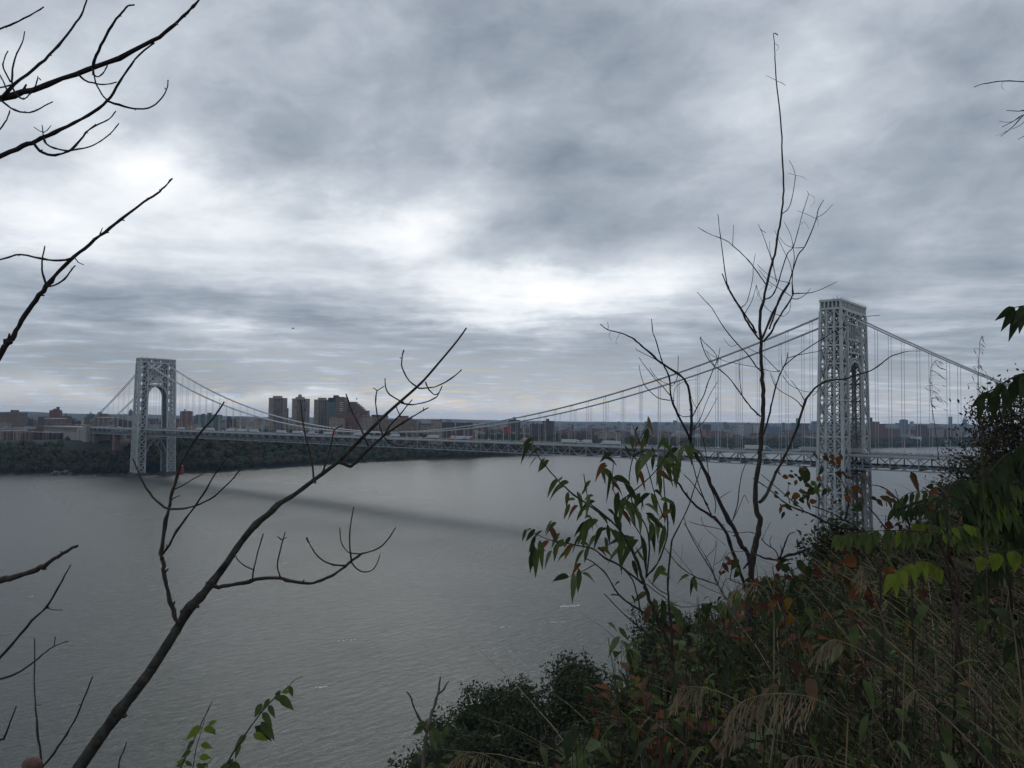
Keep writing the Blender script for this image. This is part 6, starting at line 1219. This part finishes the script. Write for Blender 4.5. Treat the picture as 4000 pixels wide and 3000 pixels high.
plume('lower straw stem with a small plume beneath the long straight one', [(2000, 1690), (1866, 1600), (1500, 1330), (1200, 1110), (1060, 1030), (980, 1030), (930, 1070)], .25, 30, 110, 1.5, OG, KG, r=3.)
plume('feathery pale plume standing up left of the yellow green sumac leaf', [(900, 760), (780, 600), (700, 400), (640, 250), (600, 150), (560, 60), (545, 25)], .34, 40, 120, 2.6, OG, KG)
plume('big pale grass plume hanging its spikelets over red leaves', [(2100, 1250), (1866, 1110), (1700, 1065), (1500, 1055), (1350, 1080), (1230, 1130), (1150, 1200)], .85, 90, 240, 1.6, OH, KG, r=3)
plume('short pale grass plume left of the big one', [(1500, 1400), (1300, 1180), (1100, 1060), (980, 1020), (880, 1000), (790, 1000), (720, 1015)], .45, 46, 190, 1.7, OH, KG, r=3)
plume('pale grass plume curling at the bottom edge under the big one', [(1050, 1800), (1075, 1620), (1110, 1470), (1180, 1390), (1270, 1350)], .6, 44, 130, 1.6, OH, KG, r=3)
plume('small pale grass plume beside red leaves at the foot of the tall tree', [(1500, 420), (1450, 250), (1370, 170), (1270, 165), (1180, 200), (1140, 300)], .6, 36, 120, 2.6, OH, KG)
plume('pale grass plume at the bottom edge below the dark tree crowns', [(1150, 1680), (880, 1570), (800, 1520), (700, 1455), (600, 1425), (520, 1440), (460, 1480)], .75, 56, 130, 1.9, O4, K4)
plume('straw coloured arching blade plume in the bottom right grass', [(2400, 1800), (2200, 1700), (1900, 1590), (1700, 1560), (1600, 1620)], .5, 36, 150, 1.8, OH, KG)
# ---- brushy shrubs on the slope at the right
brush = mat('brush_leaves', (.060, .055, .034), .9, .3, 1.5, color2=(.022, .021, .015), obj=False, transl=.15); brush2 = mat('brush_leaves_green', (.040, .056, .024), .9, .3, 1.5, color2=(.016, .023, .012), obj=False, transl=.15)
def brushy(lab, u, v, g, wpx, hpx, seed, m, n=4600, s=.031):
    rnd = random.Random(seed); c = P(u, v, g); r = wpx/2*g/FPX; rz = hpx/2*g/FPX; gg, hh = near_gh(c); zb = near_z(gg, hh); t = thing('brushy_shrub', lab, 'shrub', (c.x, c.y, zb)); mb = MB(); mf = MB(); b = Vector((c.x, c.y, zb-.1))
    for k in range(38):
        a = rnd.random()*6.28; q = math.sqrt(rnd.random()); e = c+Vector((math.cos(a)*r*q, math.sin(a)*r*q, rz*(1-.75*q*q)*rnd.uniform(.5, 1.12))); md = lerp(b, e, .55)+Vector((rnd.uniform(-.1, .1), rnd.uniform(-.1, .1), .1)); pp = smooth([b+Vector((math.cos(a)*.2, math.sin(a)*.2, 0)), md, e], 4)
        mb.tube(pp, [.012*(1-i/len(pp))+.0025 for i in range(len(pp))], 4)
        for _ in range(n//38):
            tt = 1-.8*rnd.random()**1.2; j = min(len(pp)-2, int(tt*(len(pp)-1))); p = lerp(pp[j], pp[j+1], rnd.random())+Vector((rnd.gauss(0, .1), rnd.gauss(0, .1), rnd.gauss(0, .09))); nr = Vector((rnd.gauss(0, 1), rnd.gauss(0, 1), rnd.gauss(.3, 1))).normalized(); x = nr.orthogonal().normalized(); x.rotate(Matrix.Rotation(rnd.random()*6.28, 3, nr)); y = nr.cross(x); z = s*rnd.uniform(.6, 1.6)
            mf.face([p-x*z, p-y*z*.4, p+x*z, p+y*z*.4])
    mb.build('stem', twigm, t); mf.build('foliage', [m], t)
for i, a in enumerate((('tall brownish brushy shrub standing above the horizon at the right edge', 3975, 1680, 11, 330, 480, brush), ('brown brushy shrub in front of the side span end', 3850, 1850, 13, 300, 330, brush), ('dark green brushy shrub low on the right slope', 3960, 2020, 9, 380, 460, brush2), ('low dark shrub poking up at the end of the bridge truss', 3730, 1960, 15, 190, 160, brush2), ('green brushy shrub behind the feathery sumac', 3700, 2180, 8, 420, 340, brush2), ('brown wiry shrub below the near bridge tower', 3360, 2300, 9, 420, 330, brush), ('green fine leaved shrub over the foot of the near bridge tower', 3290, 2160, 9.5, 250, 240, brush2), ('dark brushy shrub at the far right beneath the round leaflets', 3900, 2450, 6, 520, 460, brush), ('fine leaved green shrub right of the tall tree base', 3130, 2420, 7, 320, 240, brush2))): brushy(*a[:6], 70+i, a[6])
# ---- leafy weeds and low bushes on the near slope
def weed(lab, u, v, d, hpx, n, ll, wr, pal, seed, droop=.6):
    rnd = random.Random(seed); b = plantbase(u, v, d); T = thing('leafy_weed', lab, 'weed', b); st = MB(); lv = MB(); top = P(u, v, d); Ht = max(.3, (top-b).dot(Vector((0, 0, 1))))
    for k in range(n):
        a = rnd.random()*6.28; sp = rnd.uniform(.1, .5)*hpx*d/FPX; e = top+Vector((math.cos(a)*sp, math.sin(a)*sp, rnd.uniform(-.6, .35)*hpx*d/FPX*.6)); s0 = b+Vector((rnd.gauss(0, .05), rnd.gauss(0, .05), -.05)); pp = smooth([s0, lerp(s0, e, .55)+Vector((0, 0, .12*Ht)), e], 5); st.tube(pp, [.0045*(1-i/len(pp))+.0012 for i in range(len(pp))], 4); N = len(pp)
        for q in range(int(9*rnd.uniform(.7, 1.3))):
            t = rnd.uniform(.3, 1.); j = min(N-2, int(t*(N-1))); p = lerp(pp[j], pp[j+1], t*(N-1)-j); ax = (pp[j+1]-pp[j]).normalized(); sd = ax.cross(Vector((0, 0, 1)))*rnd.choice((-1, 1)); dr = sd.normalized()*.8+ax*.5+Vector((rnd.gauss(0, .25), rnd.gauss(0, .25), -rnd.uniform(.0, 1.)*droop)); l = ll*rnd.uniform(.6, 1.25)
            leaf(lv, p, dr, Vector((0, 0, 1))-FW*.3, l, l*wr*rnd.uniform(.8, 1.2), rnd.choice(pal), rnd.uniform(.15, .7)*droop*1.3, rnd.uniform(.15, .6), 5, rnd, .75)
    st.build('stem', twigm, T, smooth=True); lv.build('foliage', LEAF, T, smooth=True)
for i, a in enumerate((('green weed with long drooping leaves at the foot of the leafy shrub', 2560, 2540, 3.6, 330, 13, .085, .34, (iG, iG, iD, iP, iO)), ('olive weed with rust coloured leaves on the lower edge of the slope', 2480, 2700, 3.1, 300, 11, .08, .45, (iG, iO, iB, iO, iD)), ('dense dark green weed between the shrub foot and the tall bare tree', 2760, 2510, 4., 340, 14, .085, .36, (iG, iD, iD, iG, iP)), ('yellow green weed low in the middle of the slope', 2720, 2700, 2.9, 300, 12, .07, .36, (iG, iG, iY, iYe, iD)), ('rusty brown leaved weed behind the big pale grass plume', 2650, 2830, 2.5, 300, 10, .07, .55, (iO, iR, iB, iG, iO)), ('grey green weed at the bottom edge under the pale plumes', 2950, 2930, 2.2, 280, 12, .055, .6, (iD, iD, iP, iG)), ('small green fern like weed beside the pale plume', 3030, 2640, 2.8, 220, 10, .06, .25, (iG, iG, iY)), ('orange tinged weed under the tall bare tree', 2960, 2400, 4.3, 300, 12, .08, .5, (iG, iO, iD, iG, iB)), ('broad leaved green weed at the bottom edge beneath the dark crowns', 2300, 2960, 2.7, 280, 12, .07, .55, (iG, iD, iG, iP)), ('tall leafy green weed below the red leaved vines', 3180, 2480, 3.9, 300, 12, .08, .4, (iG, iD, iG, iY, iO)), ('green and brown weed in the dry grass under the yellow green sumac leaf', 3480, 2560, 3., 300, 11, .07, .35, (iG, iB, iD, iG)), ('dark leafy weed in the right hand grass near the frame edge', 3800, 2700, 2.6, 320, 11, .07, .35, (iD, iG, iB, iD)), ('small leafy weed with orange leaves beside the grey forked dead sapling', 1800, 2960, 3.2, 200, 9, .06, .5, (iG, iG, iO, iYe, iD)), ('dark leafy weed around the foot of the grey forked dead sapling', 1670, 2960, 3.1, 230, 10, .065, .4, (iD, iG, iG, iD)))): weed(*a, 300+i)
# ---- undergrowth and grass over the cliff top
UL = [1500, 1600, 1850, 2100, 2250, 2400, 2450, 2560, 2700, 2900, 3000, 3150, 3300, 3500, 3650, 3800, 3950, 4400]
VL = [3100, 3070, 3050, 3030, 2960, 2800, 2600, 2480, 2380, 2320, 2250, 2250, 2180, 2080, 2020, 1860, 1780, 1700]
def uv(q):
    dd = q-CAM; z = dd.dot(FW); return 2000+FPX*dd.dot(RT)/z, 1500-FPX*dd.dot(UP)/z
ru = random.Random(3); und = MB(); gr = MB(); stm = MB()
def headroom(q, want):
    u, v = uv(q); lim = interp(u, UL, VL); dd = (q-CAM).dot(FW); return max(0., min(want, (v-lim)/FPX*dd))
cnt = 0
for k in range(9000):
    g = 1.6+20*ru.random()**1.5; h = g*ru.uniform(-.42, .85); t = edge_t(g, h)
    if t > .5 or t < -9 or g < 1.9: continue
    q = G(g, h, near_z(g, h)); u, v = uv(q)
    if u < 1480 or u > 4500: continue
    H_ = headroom(q, ru.uniform(.25, 1.25)*(1 if g < 9 else 1.3))
    if H_ < .12: continue
    cnt += 1; lean = RT*ru.uniform(-.4, .2)+FW*ru.uniform(-.3, .2); top = q+Vector((0, 0, H_))+lean*H_*.6
    grassy = sstep((u-2900)/900) > ru.random()*1.15
    if not grassy:
        stm.tube([q, lerp(q, top, .5)+lean*.05, top], [.003, .002, .001], 4); nl = int(4+H_*9); pal = ru.choices(((iG, iD, iD), (iD, iD, iG), (iG, iP, iD), (iO, iR, iB), (iYe, iO, iG), (iB, iB, iD), (iY, iG, iG)), (34, 32, 8, 7 if g > 3 else .3, 2.5 if g > 3 else 0, 9, 4 if g > 4 else 0))[0]; big = ru.choice((.045, .06, .08, .10, .14))*(1 if g > 4.5 else .75 if g > 3 else .45); wr = ru.uniform(.28, .6)
        for i in range(nl):
            tt = ru.uniform(.2, 1.); a = ru.random()*6.28; p = lerp(q, top, tt)+Vector((ru.gauss(0, .02), ru.gauss(0, .02), 0)); dr = Vector((math.cos(a), math.sin(a), ru.uniform(-1.1, .2))); l = big*ru.uniform(.6, 1.4); leaf(und, p+dr*.01, dr, Vector((0, 0, 1)), l, l*wr*ru.uniform(.85, 1.15), ru.choice(pal), ru.uniform(.2, .8), ru.uniform(.1, .6), 3 if g > 6 else 4, ru, .75)
    a0 = ru.random()*6.28; dry = ru.random() < .45; dp0 = ru.uniform(.35, 1.1)
    for i in range(13 if grassy else 3):
        a = a0+ru.gauss(0, .9); l = H_*(ru.uniform(.6, 1.5) if u > 2700 else ru.uniform(.4, .85)); e = q+Vector((ru.gauss(0, .06), ru.gauss(0, .06), 0)); dr = Vector((math.cos(a)*.4, math.sin(a)*.4, 1)).normalized(); w_ = ru.uniform(.003, .012)*(1 if g > 3 else .7); sd = dr.cross(FW).normalized(); sd = (sd+Vector((ru.gauss(0, .5), ru.gauss(0, .5), 0))).normalized(); i0 = len(gr.v); mi = (0 if ru.random() < .75 else 2) if dry else (1 if ru.random() < .8 else 2); dp = dp0*ru.uniform(.6, 1.3)
        for s in range(7):
            tt = s/6; c = e+dr*l*tt+Vector((math.cos(a)*1.1, math.sin(a)*1.1, -1.2))*l*dp*tt*tt*.6; ww = w_*(1-tt)**.7*.5+.0004; gr.v += [c-sd*ww, c+sd*ww]
        for s in range(6): gr.f.append((i0+2*s, i0+2*s+1, i0+2*s+3, i0+2*s+2)); gr.m.append(mi)
deadleaf = mat('dead_grass', (.13, .098, .062), .9, .3, 6, color2=(.06, .045, .03), transl=.15)
tag(und.build('undergrowth', LEAF, smooth=True), 'tangled dark undergrowth with some orange and red leaves', 'undergrowth', kind='stuff')
tag(gr.build('grass', [drygrass, grassg, deadleaf]), 'long dark and straw coloured grass on the cliff top', 'grass', kind='stuff')
tag(stm.build('undergrowth_stems', [twigm]), 'thin stems among the undergrowth', 'undergrowth', kind='stuff')
print('undergrowth plants', cnt, len(und.f), len(gr.f))
